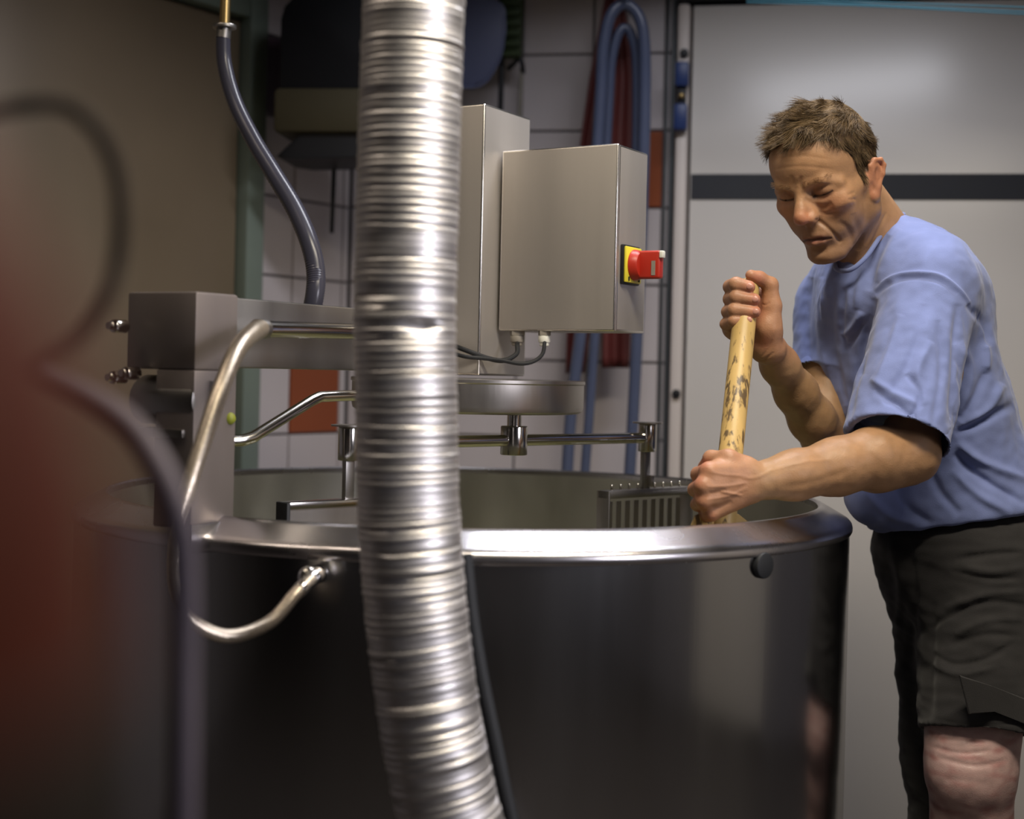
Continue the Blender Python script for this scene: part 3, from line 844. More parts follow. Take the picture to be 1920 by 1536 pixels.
# switch on the right side (normal -B)
def MS(a, out, z): return frame3(-B, A, Z, C0 + A * a + B * (bb1 - BW - out) + Z * z)
zq = P(1162, 496, 2.38).z; aq = ba0 + 0.047
sw = empty('main_switch', C0 + A * aq + B * (bb1 - BW) + Z * zq, 'red rotary main switch on a yellow plate, on the right side of the control box', 'switch')
MB().box((0.003, 0, 0), (0.006, 0.066, 0.066), MS(aq, 0, zq), 0.002).build('base', M['black'], sw)
MB().box((0.008, 0, 0), (0.005, 0.060, 0.060), MS(aq, 0, zq), 0.002).build('plate', M['yellow'], sw)
for sx in (-0.02, 0.02):
    MB().box((0.0112, sx, -0.024), (0.0008, 0.004, 0.007), MS(aq, 0, zq)).build('print', M['rubber'], sw, smooth=False)
kn = MB()
c_ = C0 + A * aq + B * (bb1 - BW) + Z * zq
kn.tube([c_ - B * o for o in (0.0105, 0.012, 0.021, 0.025)], [0.0255, 0.0262, 0.0245, 0.021], 36)
kn.box((0.040, 0, 0), (0.042, 0.018, 0.047), MS(aq, 0, zq), 0.004, 3)
kn.build('knob', M['red'], sw)
MB().box((0.0555, -0.002, 0.0195), (0.020, 0.008, 0.007), MS(aq, 0, zq), 0.001).box((0.0635, -0.004, 0.0165), (0.006, 0.012, 0.011), MS(aq, 0, zq), 0.001).build('lock_slide', M['white_plastic'], sw)
MB().box((0.050, -0.0092, -0.006), (0.007, 0.0012, 0.024), MS(aq, 0, zq)).build('lock_window', M['grey_plastic'], sw)
# glands and cables
gl = ((970, 629, 2.46, 0.0125), (1021, 622, 2.43, 0.0105))
cb_pts = (([(970, 648), (968, 664), (945, 676), (915, 672), (868, 655), (830, 640), (800, 632)], 2.44), ([(1021, 644), (1017, 664), (1000, 678), (975, 682), (940, 676), (905, 672), (868, 668), (830, 655), (806, 640)], 2.42))
for i, (px, py, Y, r) in enumerate(gl):
    q = P(px, py, Y); q.z = zx0
    gd = empty('cable_gland', q, ('larger' if i == 0 else 'smaller') + ' grey plastic cable gland under the control box, with a black cable', 'cable gland', 'cable glands under the control box')
    MB().cyl(q + Z * 0.004, q - Z * 0.008, r * 1.05, 6).build('lock_nut', M['grey_plastic'], gd)
    g_ = MB().cyl(q - Z * 0.008, q - Z * 0.020, r, 20, 0.002)
    g_.cyl(q - Z * 0.018, q - Z * 0.026, r * 0.78, 20, 0.002)
    g_.build('cap', M['white_plastic'] if i else M['grey_plastic'], gd)
    pts, Yc = cb_pts[i]
    pts3 = [q - Z * 0.02] + [P(x, y, Yc - 0.05 * min(j, 3) / len(pts) + 0.03 * max(0, j - len(pts) + 3)) for j, (x, y) in enumerate(pts)]
    cbl = MB().tube(catmull(pts3, 6), 0.0042 - 0.0008 * i, 10).build('cable', M['rubber'])
    tag(cbl, ('thicker' if i == 0 else 'thinner') + ' black cable curving from a gland under the control box', 'cable', 'black cables under the control box')

# ------------------------------------------------------------------ braided hose, foreground left
hp_ = [(488, 616, 1.93), (470, 628, 1.88), (443, 660, 1.82), (412, 735, 1.76), (380, 830, 1.72), (350, 925, 1.69), (328, 1020, 1.67), (330, 1110, 1.67), (365, 1168, 1.68), (430, 1193, 1.70), (505, 1167, 1.74), (553, 1115, 1.77), (580, 1090, 1.79), (598, 1075, 1.81)]
bz = empty('steam_hose', P(595, 1076, 1.83), 'braided steel hose bending down from the chrome pipe to a fitting on the vat', 'hose')
pp = catmull([P(*p) for p in hp_], 16)
npp = len(pp)
MB().tube(pp, [(0.0128 - 0.0045 * min(1, i / (npp * 0.5))) * (1 + 0.04 * (i % 2)) for i in range(npp)], 16).build('braided_tube', M['braid'], bz)
Yf_ = on_vat(597, 0.650, 1076)
q = P(597, 1076, Yf_); nr = flat(q - VC).normalized()
MB().cyl(q, q + nr * 0.03, 0.0125, 20, 0.002).ball(q + nr * 0.032, 0.0145, 16).build('elbow_fitting', M['chrome'], bz)
e0 = P(560, 1108, 1.775); e1 = P(592, 1079, 1.803)
MB().cyl(e0, e1, 0.0098, 18, 0.001).build('ferrule', M['chrome'], bz)

# ------------------------------------------------------------------ silver flexible duct
dp = [(800, -1630), (792, -1000), (784, -400), (778, -60), (775, 30), (769, 200), (764, 400), (759, 600), (762, 750), (764, 900), (769, 1000), (776, 1100), (786, 1200), (799, 1300), (815, 1400), (845, 1536), (900, 1700), (985, 1900), (1090, 2120), (1190, 2360), (1260, 2560)]
Yd_ = 1.62
cen = catmull([P(x, y, Yd_) for x, y in dp], 40)
cum = [0.0]
for a_, b_ in zip(cen, cen[1:]): cum.append(cum[-1] + (b_ - a_).length)
tot = cum[-1]
rng = random.Random(3)
pts = []; rad = []; s = 0.0; i = 0
arr = np.array([tuple(c) for c in cen])
def at(s): return Vector([float(np.interp(s, cum, arr[:, j])) for j in range(3)])
while s < tot:
    pitch = 0.0080 * rng.uniform(0.75, 1.3)
    amp = 0.0010 * rng.uniform(0.2, 1.8)
    for t, a_ in ((0.0, 0.0), (0.22, 0.75), (0.5, 1.0), (0.78, 0.75)):
        pts.append(at(s + t * pitch)); rad.append(0.0598 - 0.0022 + amp * a_)
    s += pitch
md = MB().tube(pts, rad, 56)
du = md.build('flexible_duct', M['duct'])
tag(du, 'silver ribbed flexible duct hanging from the ceiling in front of the vat', 'duct')
# crush the ribs unevenly, dent near the middle
me = du.data
co = np.empty(len(me.vertices) * 3, np.float32); me.vertices.foreach_get('co', co); co = co.reshape(-1, 3)
seg = 56; nr_ = len(pts)
cenv = np.repeat(np.array([tuple(p) for p in pts], np.float32), seg, 0)
off = co[:nr_ * seg] - cenv
tilt = np.repeat(np.array([rng.uniform(-1, 1) for _ in range(nr_ // 4 + 1) for __ in range(4)][:nr_]), seg)
ang = np.tile(np.arange(seg) / seg * 2 * np.pi, nr_)
wob = 0.0020 * tilt * np.sin(ang + np.repeat(np.linspace(0, 40, nr_), seg))
co[:nr_ * seg, 2] += wob
dent = np.array(tuple(P(792, 612, Yd_ - 0.058)), np.float32)
dd = np.linalg.norm((co - dent) * np.array([1, 1, 2.6], np.float32), axis=1)
co[:, 1] += 0.011 * np.exp(-(dd / 0.02) ** 2)
me.vertices.foreach_set('co', co.ravel()); me.update()
# dark cable behind the duct
ck = MB().tube(catmull([P(872, 1040, 1.72), P(885, 1160, 1.72), P(905, 1280, 1.72), P(930, 1400, 1.72), P(958, 1530, 1.72), P(1010, 1720, 1.72), P(1110, 2000, 1.72), P(1200, 2400, 1.71)], 10), 0.009, 12).build('power_cable', M['rubber'])
tag(ck, 'black cable running down along the right edge of the silver duct', 'cable')

# ------------------------------------------------------------------ blurred foreground on the left
ph = catmull([P(60, 690, 0.86), P(165, 742, 0.84), P(245, 800, 0.82), P(300, 880, 0.80), P(334, 970, 0.79), P(345, 1070, 0.79), P(345, 1250, 0.79), P(343, 1500, 0.79), P(338, 1900, 0.80), P(330, 2600, 0.82), P(320, 4500, 0.84)], 10)
tag(MB().tube(ph, 0.0080, 16).build('thick_hose', M['purple_hose']), 'thick grey-purple hose curving down in the blurred left foreground', 'hose')
tc_ = Vector((-0.169, 0.166, 0)); tr = 0.12
tank = empty('gas_tank', tc_, 'rust red round-shouldered tank, very blurred at the left edge close to the lens', 'tank')
zt_ = 1.262
MB().lathe([(0, 0.0), (tr - 0.01, 0.0), (tr, 0.012), (tr, zt_ - 0.10), (tr * 0.985, zt_ - 0.075), (tr * 0.93, zt_ - 0.048), (tr * 0.82, zt_ - 0.026), (tr * 0.6, zt_ - 0.010), (tr * 0.3, zt_ - 0.002), (0, zt_)], tc_, 64).build('body', M['tank_red'], tank)
MB().cyl(tc_ + Z * (zt_ - 0.01), tc_ + Z * (zt_ + 0.045), 0.028, 24, 0.003).build('valve', M['brass'], tank)
MB().lathe([(0, -0.0), (tr + 0.003, 0.0), (tr + 0.003, 1.164), (tr + 0.002, 1.167), (tr - 0.004, 1.168)], tc_, 64).build('shade_band', mat('shade_band', srgb(34, 26, 23), 0.8, spec=0.2), tank)['label'] = 'shade on the lower tank, put in as a dark band'  # dark band put in for the shade low on the tank
dk = catmull([tc_ + Z * (zt_ + 0.03), P(-500, 330, 0.40), P(-120, 230, 0.68), P(90, 195, 0.73), P(170, 232, 0.73), P(214, 310, 0.74), P(226, 400, 0.74), P(220, 490, 0.74), P(195, 570, 0.73), P(130, 650, 0.73), P(-40, 720, 0.70), P(-300, 760, 0.55), tc_ + Vector((0.0, 0.10, 1.10))], 10)
MB().tube(dk, 0.0040, 12).build('outlet_hose', mat('brown_rubber', srgb(44, 36, 32), 0.8, spec=0.2), tank)['label'] = 'dark rubber outlet hose'
tag(MB().box((XR - 0.02, 1.65, 1.1), (0.04, 1.1, 2.1), bev=0.004).build('reflector_panel', M['door']), kind='structure')  # unseen white panel added so the vat wall reflects a lighter strip
# ------------------------------------------------------------------ the man
skin_m = mat('skin', (1, 1, 1), 0.46, 0, 0.10, 55, bump=0.20, bscale=420, attr=True, sss=0.06, spec=0.45)
shirt_m = mat('blue_cotton', srgb(118, 131, 181), 0.85, 0, 0.07, 30, bump=0.22, bscale=700, sheen=0.25, spec=0.2)
short_m = mat('charcoal_cotton', srgb(46, 45, 46), 0.85, 0, 0.12, 35, bump=0.25, bscale=600, sheen=0.2, spec=0.2)
hair_m = mat('brown_hair', (1, 1, 1), 0.65, 0, 0.25, 90, attr=True, spec=0.2)
brow_m = mat('brow_hair', srgb(150, 116, 80), 0.6)
nail_m = mat('fingernail', srgb(190, 138, 122), 0.25, 0, 0.04, 60)
eye_m = mat('eyeball', srgb(200, 190, 180), 0.15)
iris_m = mat('iris', srgb(60, 54, 46), 0.15)
boot_m = mat('white_boot', srgb(180, 178, 172), 0.5)

man = empty('person', flat(P(1800, 1200, 2.45)), 'man in blue t-shirt and dark cargo shorts leaning over the vat, gripping a paddle', 'person')

# paddle first: the hands close on it
S0 = P(1403, 528, 2.262); S1 = P(1356, 985, 2.118)
sdir = (S1 - S0).normalized()
paddle = empty('wooden_paddle', S1, 'pale wooden paddle with dark grip stains, held upright in the vat by the man', 'paddle')
MB().tube([S0, S0 + sdir * 0.004, S0 + sdir * 0.01, S1 + sdir * 0.05], [0.013, 0.0165, 0.0185, 0.0188], 32).build('shaft', M['wood'], paddle)
px_ = Vector((1, 0.15, 0)); px_ = (px_ - sdir * px_.dot(sdir)).normalized(); py_ = sdir.cross(px_)
MP = frame3(px_, py_, -sdir, S1 - sdir * 0.006)
MB().prism([(-0.020, 0.014), (-0.045, 0.0), (-0.052, -0.03), (-0.055, -0.36), (0.055, -0.36), (0.052, -0.03), (0.045, 0.0), (0.020, 0.014)], 0.018, MP, 0.004).build('blade', M['wood'], paddle)

# ---- head frame (centimetres: x forward, y his left, z up), origin between the ears
yaw, pit, rol = math.radians(42), math.radians(26), math.radians(4)
h_ = Vector((-math.sin(yaw), -math.cos(yaw), 0))
hf = h_ * math.cos(pit) - Z * math.sin(pit)
hu = h_ * math.sin(pit) + Z * math.cos(pit)
hl = hu.cross(hf)
q_ = Quaternion(hf, rol); hu = q_ @ hu; hl = q_ @ hl
HO = P(1555, 341, 2.36)
HR = np.array([[hf[i], hl[i], hu[i]] for i in range(3)])
WY = 1.05
def H(x, y, z): return HO + (hf * x + hl * y * WY + hu * z) * 0.01
def hel(S, c, r, k=1.2, op='u', tilt=None):
    R = HR
    if tilt is not None:
        R = HR @ np.array(Matrix.Rotation(math.radians(tilt[1]), 3, tilt[0]))
    S.el(H(*c), [r[0] * 0.01, r[1] * 0.01 * WY, r[2] * 0.01], R, k * 0.01, op)
def hrc(S, a, b, ra, rb=None, k=0.8, op='u'):
    S.rc(H(*a), H(*b), ra * 0.01, (ra if rb is None else rb) * 0.01, k * 0.01, op)
hd = Sculpt()
hel(hd, (-0.4, 0, 4.3), (9.3, 7.3, 8.6), 0.5)
hel(hd, (3.2, 0, 5.0), (6.6, 6.6, 5.9), 2.0)
hel(hd, (2.6, 0, -1.5), (6.2, 6.0, 6.5), 2.5)
hel(hd, (4.2, 0, -6.3), (4.6, 4.4, 4.4), 2.0)
hel(hd, (7.3, 0, -9.9), (1.8, 2.1, 1.6), 1.6)
hrc(hd, (7.6, -1.0, -10.3), (7.6, 1.0, -10.3), 1.05, 1.05, 1.0)
for s in (-1, 1):
    hrc(hd, (-0.2, s * 5.5, -5.8), (6.3, s * 2.3, -10.2), 1.15, 1.1, 1.8)      # jaw line
    hrc(hd, (-0.4, s * 5.9, -0.5), (-0.3, s * 5.6, -5.6), 1.1, 1.2, 1.6)      # ramus
    hel(hd, (6.0, s * 4.2, -1.3), (2.1, 2.1, 1.7), 2.0)                      # cheekbone
    hrc(hd, (5.6, s * 4.7, -1.2), (1.0, s * 6.1, -0.4), 1.0, 0.9, 2.2)       # zygomatic arch
    hrc(hd, (8.85, s * 1.3, 2.35), (8.1, s * 3.6, 2.6), 0.72, 0.75, 1.2)      # brow ridge
    hrc(hd, (8.1, s * 3.6, 2.6), (6.4, s * 5.4, 1.5), 0.75, 0.6, 1.2)
    hel(hd, (4.2, s * 3.7, -4.4), (2.7, 2.2, 2.8), 2.0)                      # cheek
    hel(hd, (9.3, s * 3.1, 0.75), (1.6, 1.75, 1.10), 1.2, 's')                # socket
    hel(hd, (7.25, s * 3.2, 1.0), (1.5, 1.85, 1.4), 0.4)                  # lids over the eye
    hrc(hd, (9.1, s * 1.8, 0.20), (8.5, s * 3.2, 0.26), 0.13, 0.15, 0.12, 's'); hrc(hd, (8.5, s * 3.2, 0.26), (7.6, s * 4.7, 0.75), 0.15, 0.12, 0.12, 's')               # slit between the lids
    hrc(hd, (8.1, s * 2.2, -0.7), (7.3, s * 4.3, -0.5), 0.42, 0.40, 0.9)     # lower lid bag
# nose
hrc(hd, (8.9, 0, 2.0), (10.6, 0, -1.0), 0.72, 0.9, 1.0)
hrc(hd, (10.4, 0, -0.9), (11.2, 0, -1.9), 0.95, 1.1, 0.6)
hel(hd, (11.0, 0, -2.5), (1.15, 1.15, 1.0), 0.5)
for s in (-1, 1):
    hel(hd, (9.8, s * 1.12, -2.95), (1.2, 0.85, 0.9), 0.45)
    hel(hd, (10.3, s * 0.62, -3.65), (0.62, 0.34, 0.35), 0.25, 's')
hrc(hd, (9.2, 0, -3.6), (9.0, 0, -4.8), 0.7, 0.5, 0.8)
for s in (-1, 1):
    hrc(hd, (9.0, s * 0.75, 0.0), (9.5, s * 0.95, -2.4), 0.75, 0.85, 0.9)
# mouth: muzzle, lips pressed, corners down
hel(hd, (6.7, 0, -6.1), (2.6, 3.3, 2.2), 1.4)
hrc(hd, (8.95, -1.6, -6.25), (9.2, 0, -5.9), 0.42, 0.46, 0.5); hrc(hd, (9.2, 0, -5.9), (8.95, 1.6, -6.25), 0.46, 0.42, 0.5)
hrc(hd, (8.85, -1.2, -7.35), (9.15, 0, -7.3), 0.44, 0.56, 0.5); hrc(hd, (9.15, 0, -7.3), (8.85, 1.2, -7.35), 0.56, 0.44, 0.5)
for s in (-1, 1):
    hrc(hd, (9.75, 0, -6.66), (9.4, s * 1.3, -6.74), 0.28, 0.27, 0.2, 's'); hrc(hd, (9.4, s * 1.3, -6.74), (8.4, s * 2.5, -7.15), 0.27, 0.17, 0.2, 's')
hrc(hd, (9.3, -0.9, -8.7), (9.3, 0.9, -8.7), 0.5, 0.5, 0.8, 's')
# ears
for s in (-1, 1):
    E_ = lambda a: (a[0], a[1], a[2] - 1.0)
    ring = [(0.3, 6.9, -2.4), (-0.7, 7.7, -1.2), (-1.9, 8.35, 0.4), (-2.5, 8.6, 1.7), (-2.1, 8.5, 2.8), (-0.9, 8.1, 3.2), (0.2, 7.6, 2.6), (0.5, 7.2, 1.3)]
    for a, b in zip(ring, ring[1:]):
        hrc(hd, (a[0], s * a[1], a[2] - 1.0), (b[0], s * b[1], b[2] - 1.0), 0.36, 0.36, 0.3)
    hel(hd, E_((-0.9, s * 7.5, 0.9)), (1.6, 0.55, 2.4), 0.4)
    hel(hd, E_((-1.0, s * 7.9, 1.6)), (1.35, 0.45, 1.9), 0.3)
    hel(hd, E_((-0.6, s * 8.4, 0.6)), (0.8, 0.5, 1.35), 0.4, 's')
    hrc(hd, E_((-1.3, s * 7.85, 2.0)), E_((-1.0, s * 7.7, 0.2)), 0.25, 0.25, 0.3)
    hel(hd, E_((0.2, s * 7.1, -2.5)), (0.65, 0.45, 0.8), 0.3)
    hel(hd, E_((0.55, s * 7.1, 0.4)), (0.35, 0.4, 0.55), 0.3)
# neck
nb = P(1664, 490, 2.45)
hd.rc(H(-2.2, 0, -2.0), nb, 0.058, 0.062, 0.02)
hd.rc(H(-4.0, 0, -1.0), P(1688, 490, 2.48), 0.042, 0.050, 0.02)
hd.rc(H(-0.5, 6.2, -3.2), P(1610, 505, 2.39), 0.014, 0.012, 0.016)       # neck muscle
hd.rc(H(2.0, 0, -8.0), P(1622, 505, 2.45), 0.024, 0.026, 0.02)           # throat
hd.mesh(0.0014, 24, 2)
hd.crease([
    ([(1484, 328), (1487, 342), (1484, 357)], 3.5, -0.0010), ([(1502, 330), (1501, 345), (1506, 358)], 3.5, -0.0011),
    ([(1494, 330), (1494, 352)], 3.5, 0.0005),
    ([(1446, 300), (1500, 292), (1560, 300)], 3.5, -0.0005), ([(1446, 318), (1500, 312), (1570, 318)], 3.5, -0.0006),
    ([(1535, 396), (1552, 402), (1572, 396)], 4, -0.0014),
    ([(1528, 410), (1548, 424), (1564, 440), (1577, 456)], 4.5, -0.0034), ([(1508, 372), (1528, 384), (1545, 389), (1560, 380)], 6, -0.0024), ([(1562, 392), (1580, 385), (1600, 372)], 8, 0.0018),
    ([(1572, 415), (1592, 432), (1600, 462)], 6, -0.0016),
    ([(1588, 366), (1604, 360)], 3, -0.0010), ([(1588, 374), (1606, 374)], 3, -0.0010),
    ([(1600, 400), (1612, 440), (1606, 470)], 7, -0.0018),
    ([(1652, 402), (1640, 425), (1622, 460)], 3, -0.0016), ([(1662, 398), (1650, 425), (1632, 462)], 3, -0.0014),
])
hd.relax(0.4)

# ---- skin colours (own pigments: blush, lips, beard, scalp; painted shade in the mouth line)
SK = lambda *c: np.array(srgb(*c)[:3])
base = SK(174, 134, 100)
def head_colour(V):
    L_ = (V - np.array(HO)) @ HR * 100.0 / np.array([1, WY, 1])
    x, y, z = L_.T; ay = np.abs(y)
    C = np.tile(base, (len(V), 1))
    def mixc(C, c, w): w = np.clip(w, 0, 1)[:, None]; return C * (1 - w) + c * w
    g = lambda cx, cy, cz, r: np.exp(-(((x - cx) ** 2 + (ay - cy) ** 2 + (z - cz) ** 2) / r ** 2))
    C = mixc(C, SK(200, 122, 96), 0.75 * g(11.3, 0, -2.6, 1.7) + 0.35 * g(7.5, 4.2, -2.0, 2.2))
    C = mixc(C, SK(196, 120, 96), 0.45 * ((ay > 6.9) & (x < 1.2) & (z > -3.8) & (z < 3.2)))
    beard = np.clip((-(z + 3.6) + 0.12 * x) / 2.2, 0, 1) * np.clip((x + 1.0) / 2.5, 0, 1) * np.clip((z + 13.5) / 2, 0, 1)
    beard = np.maximum(beard, np.clip((x - 7.0) / 1.5, 0, 1) * np.clip((-4.1 - z) / 0.6, 0, 1))
    C = mixc(C, SK(116, 88, 70), 0.50 * beard)
    C = mixc(C, SK(150, 104, 86), 0.4 * g(8.4, 3.1, 0.5, 1.5))
    lip = np.exp(-((z + 6.8) / 0.66) ** 2) * (x > 8.0) * np.clip((2.4 - ay) / 0.8, 0, 1)
    C = mixc(C, SK(150, 92, 82), 0.7 * lip)
    C = mixc(C, SK(70, 42, 38), 0.9 * np.exp(-((z + 6.68 + 0.34 * np.maximum(ay - 1.3, 0)) / 0.26) ** 2) * (x > 7.6) * (ay < 2.6))  # shade in the crease between the lips, put into the colour
    lash = np.exp(-((z - 0.26 - 0.16 * np.maximum(ay - 3.0, 0) ** 1.5) / 0.20) ** 2) * (x > 6.2) * (np.abs(ay - 3.2) < 1.6)
    C = mixc(C, SK(44, 32, 28), 0.9 * lash)
    return mixc(C, SK(62, 48, 36), 0.92 * scalp(L_))
def scalp(L_):
    x, y, z = L_.T; ay = np.abs(y)
    line = np.interp(x, [-12, -6, -2.5, -0.8, 0.6, 2.2, 3.4, 4.6, 6.2, 8.0, 12], [-3.6, -3.0, -0.6, 3.6, 0.2, -0.2, 3.2, 6.2, 8.3, 9.3, 10.0])
    line = line + 0.5 * np.sin(x * 3.1 + y * 2.3)
    w = np.clip((z - line) / 0.7, 0, 1)
    return w * ((ay < 7.55) | (z > 4.0))
hc = head_colour(hd.V)

# ---- arms and hands
ar = Sculpt()
# near (his left) arm
ar.ch([P(1770, 540, 2.33), P(1742, 700, 2.27), P(1700, 846, 2.21)], [0.050, 0.047, 0.043], 0.02)
ar.ch([P(1700, 848, 2.21), P(1640, 858, 2.185), P(1570, 875, 2.165), P(1490, 891, 2.135), P(1418, 903, 2.105)], [0.042, 0.044, 0.0415, 0.035, 0.0285], 0.02)
ar.rc(P(1715, 858, 2.215), P(1650, 880, 2.19), 0.036, 0.034, 0.02)
Wn = (1408, 904)
n_m = [((1330, 884), 2.072), ((1320, 911), 2.066), ((1321, 938), 2.070), ((1334, 962), 2.082)]   # knuckles
n_p = [((1309, 890), 2.108), ((1303, 918), 2.106), ((1308, 946), 2.112), ((1322, 968), 2.120)]
n_d = [((1326, 892), 2.152), ((1322, 918), 2.152), ((1324, 944), 2.156), ((1334, 966), 2.156)]
n_t = [((1356, 896), 2.158), ((1352, 921), 2.158), ((1352, 946), 2.160), ((1356, 966), 2.158)]
rk_ = [0.0142, 0.0140, 0.0134, 0.0122]
for i in range(4):
    w0 = P(1402, 884 + i * 13, 2.098)
    ar.rc(w0, P(*n_m[i][0], n_m[i][1]), 0.0185, rk_[i], 0.010)
    ar.ch([P(*n_m[i][0], n_m[i][1]), P(*n_p[i][0], n_p[i][1]), P(*n_d[i][0], n_d[i][1]), P(*n_t[i][0], n_t[i][1])],
          [rk_[i] - 0.0002, 0.0112 - 0.0004 * i, 0.0104 - 0.0005 * i, 0.0088 - 0.0004 * i], 0.0035)
ar.ch([P(1396, 876, 2.10), P(1366, 860, 2.092), P(1334, 860, 2.112), P(1320, 876, 2.138)], [0.0165, 0.0135, 0.0118, 0.0098], 0.006)
ar.rc(P(1398, 880, 2.10), P(1345, 880, 2.085), 0.015, 0.012, 0.012)
# far (his right) arm
ar.ch([P(1560, 560, 2.58), P(1552, 700, 2.53), P(1548, 828, 2.46)], [0.046, 0.042, 0.036], 0.02)
ar.ch([P(1548, 828, 2.46), P(1522, 785, 2.425), P(1492, 735, 2.385), P(1462, 685, 2.335), P(1446, 655, 2.30)], [0.036, 0.037, 0.0335, 0.0285, 0.0262], 0.02)
# upper hand: palm behind the stick, fingers wrap round its left side to the front
Yu = 2.255
kn_ = [(1392, 545, .034), (1384, 568, .037), (1378, 592, .037), (1370, 614, .033)]
pp_ = [(1370, 538, .004), (1369, 561, .004), (1366, 585, .003), (1362, 608, .003)]
dp_ = [(1380, 533, -.024), (1380, 557, -.025), (1377, 581, -.025), (1376, 602, -.024)]
tp_ = [(1404, 538, -.028), (1414, 562, -.029), (1415, 585, -.029), (1402, 601, -.027)]
fr_ = [0.0118, 0.0115, 0.0112, 0.0100]
for i in range(4):
    ar.rc(P(1443, 655, Yu + .034), P(kn_[i][0], kn_[i][1], Yu + kn_[i][2]), 0.017, 0.0135, 0.012)
    ar.ch([P(a, b, Yu + c) for a, b, c in (kn_[i], pp_[i], dp_[i], tp_[i])], [0.0128, fr_[i], fr_[i] - 0.0003, fr_[i] - 0.0016], 0.0030)
ar.ch([P(1444, 655, Yu + .02), P(1440, 615, Yu + .006), P(1447, 575, Yu + .004)], [0.022, 0.0205, 0.0160], 0.012)   # thenar
ar.ch([P(1447, 572, Yu + .004), P(1444, 534, Yu + .002), P(1424, 522, Yu - .004), P(1408, 516, Yu - .010)], [0.0150, 0.0122, 0.0108, 0.0088], 0.006)
ar.rc(P(1428, 560, Yu + .028), P(1430, 630, Yu + .030), 0.017, 0.018, 0.012)                                        # palm
ar.rc(P(1378, 622, Yu + .028), P(1428, 655, Yu + .026), 0.014, 0.018, 0.012)                                        # heel of the hand
ar.mesh(0.0015, 24, 2)
ar.crease([
    ([(1402, 893), (1360, 890), (1330, 884)], 3, 0.0008), ([(1402, 905), (1360, 912), (1322, 912)], 3, 0.0009), ([(1402, 915), (1365, 930), (1322, 938)], 3, 0.0009),
    ([(1362, 920), (1340, 924), (1328, 925)], 4, -0.0012), ([(1372, 940), (1350, 950), (1332, 952)], 4, -0.0012),
    ([(1392, 930), (1370, 925), (1350, 922)], 2.5, 0.0014), ([(1450, 880), (1420, 895), (1390, 897)], 3.5, 0.0008),
    ([(1560, 862), (1500, 868), (1440, 884)], 4, 0.0008), ([(1600, 880), (1520, 905), (1460, 915)], 8, -0.0012),
    ([(1444, 566), (1436, 572), (1428, 570)], 2, -0.0010), ([(1452, 660), (1430, 676), (1415, 668)], 2, -0.0012),
    ([(1448, 636), (1440, 655), (1425, 672)], 2.5, -0.0008),
])
ar.wobble(70, 0.0006)
A_ = ar.px()
ac = np.tile(SK(160, 126, 92), (len(ar.V), 1))
def blend(C, c, w): w = np.clip(w, 0, 1)[:, None]; return C * (1 - w) + c * w
gp = lambda cx, cy, r: np.exp(-((A_[:, 0] - cx) ** 2 + (A_[:, 1] - cy) ** 2) / r ** 2)
hands = np.clip((1440 - A_[:, 0]) / 40, 0, 1) * (A_[:, 1] > 820) + np.clip((690 - A_[:, 1]) / 40, 0, 1) * (A_[:, 0] < 1500)
ac = blend(ac, SK(172, 122, 95), 0.6 * hands)
for (cx, cy) in ((1306, 900), (1303, 928), (1312, 955), (1330, 975), (1316, 870), (1422, 522), (1430, 640), (1405, 540), (1420, 563), (1420, 586), (1405, 603)):
    ac = blend(ac, SK(186, 108, 90), 0.45 * gp(cx, cy, 14))
# dark forearm hair seen as tone
fa = np.clip((A_[:, 0] - 1430) / 60, 0, 1) * (A_[:, 1] > 800)
ac = blend(ac, SK(150, 104, 74), 0.25 * fa)

# ---- legs and inner body
lg = Sculpt()
lg.ch([P(1838, 1090, 2.43), P(1824, 1370, 2.37), P(1820, 1445, 2.355), P(1822, 1540, 2.37), P(1826, 1720, 2.39), P(1830, 1980, 2.41)], [0.075, 0.071, 0.068, 0.060, 0.060, 0.040], 0.03)
lg.el(P(1812, 1452, 2.325), (0.045, 0.04, 0.05), None, 0.03)
lg.ch([P(1765, 1090, 2.55), P(1772, 1450, 2.52), P(1775, 1720, 2.54), P(1778, 1970, 2.56)], [0.075, 0.058, 0.048, 0.036], 0.03)
lg.ch([P(1800, 1040, 2.49), P(1740, 800, 2.48), P(1690, 580, 2.46), P(1672, 490, 2.45)], [0.08, 0.06, 0.05, 0.045], 0.05)
lg.rc(P(1575, 590, 2.60), P(1760, 570, 2.36), 0.032, 0.032, 0.03)
lg.mesh(0.0032, 20, 2)
lg.crease([([(1745, 1400), (1800, 1412), (1860, 1408)], 4, -0.002), ([(1755, 1420), (1830, 1436), (1890, 1425)], 5, -0.0022), ([(1760, 1386), (1850, 1392)], 4, -0.0015), ([(1770, 1460), (1850, 1470)], 7, -0.0012)])
lg.wobble(40, 0.0012)
lc = np.tile(SK(182, 152, 148), (len(lg.V), 1))
nz_ = np.array([mnoise.noise(Vector(v) * 34) for v in lg.V * np.array([1, 1, 2.5])])
lc = blend(lc, SK(150, 98, 96), np.clip(nz_ * 1.1, 0, 0.7))

body = Sculpt()
VV = [hd.V, ar.V, lg.V]; off = np.cumsum([0] + [len(v) for v in VV])
body.V = np.concatenate(VV); body.Q = np.concatenate([s_.Q + off[i] for i, s_ in enumerate((hd, ar, lg))])
body.build('body', skin_m, man, np.concatenate([hc, ac, lc]))

# eyes
for s in (-1, 1):
    e = MB().ball(H(7.0, s * 3.3, 0.95), 0.0118, 24).build('eye', eye_m, man)
    MB().ball(H(7.5, s * 3.25, 0.75), 0.0072, 16).build('iris', iris_m, e)
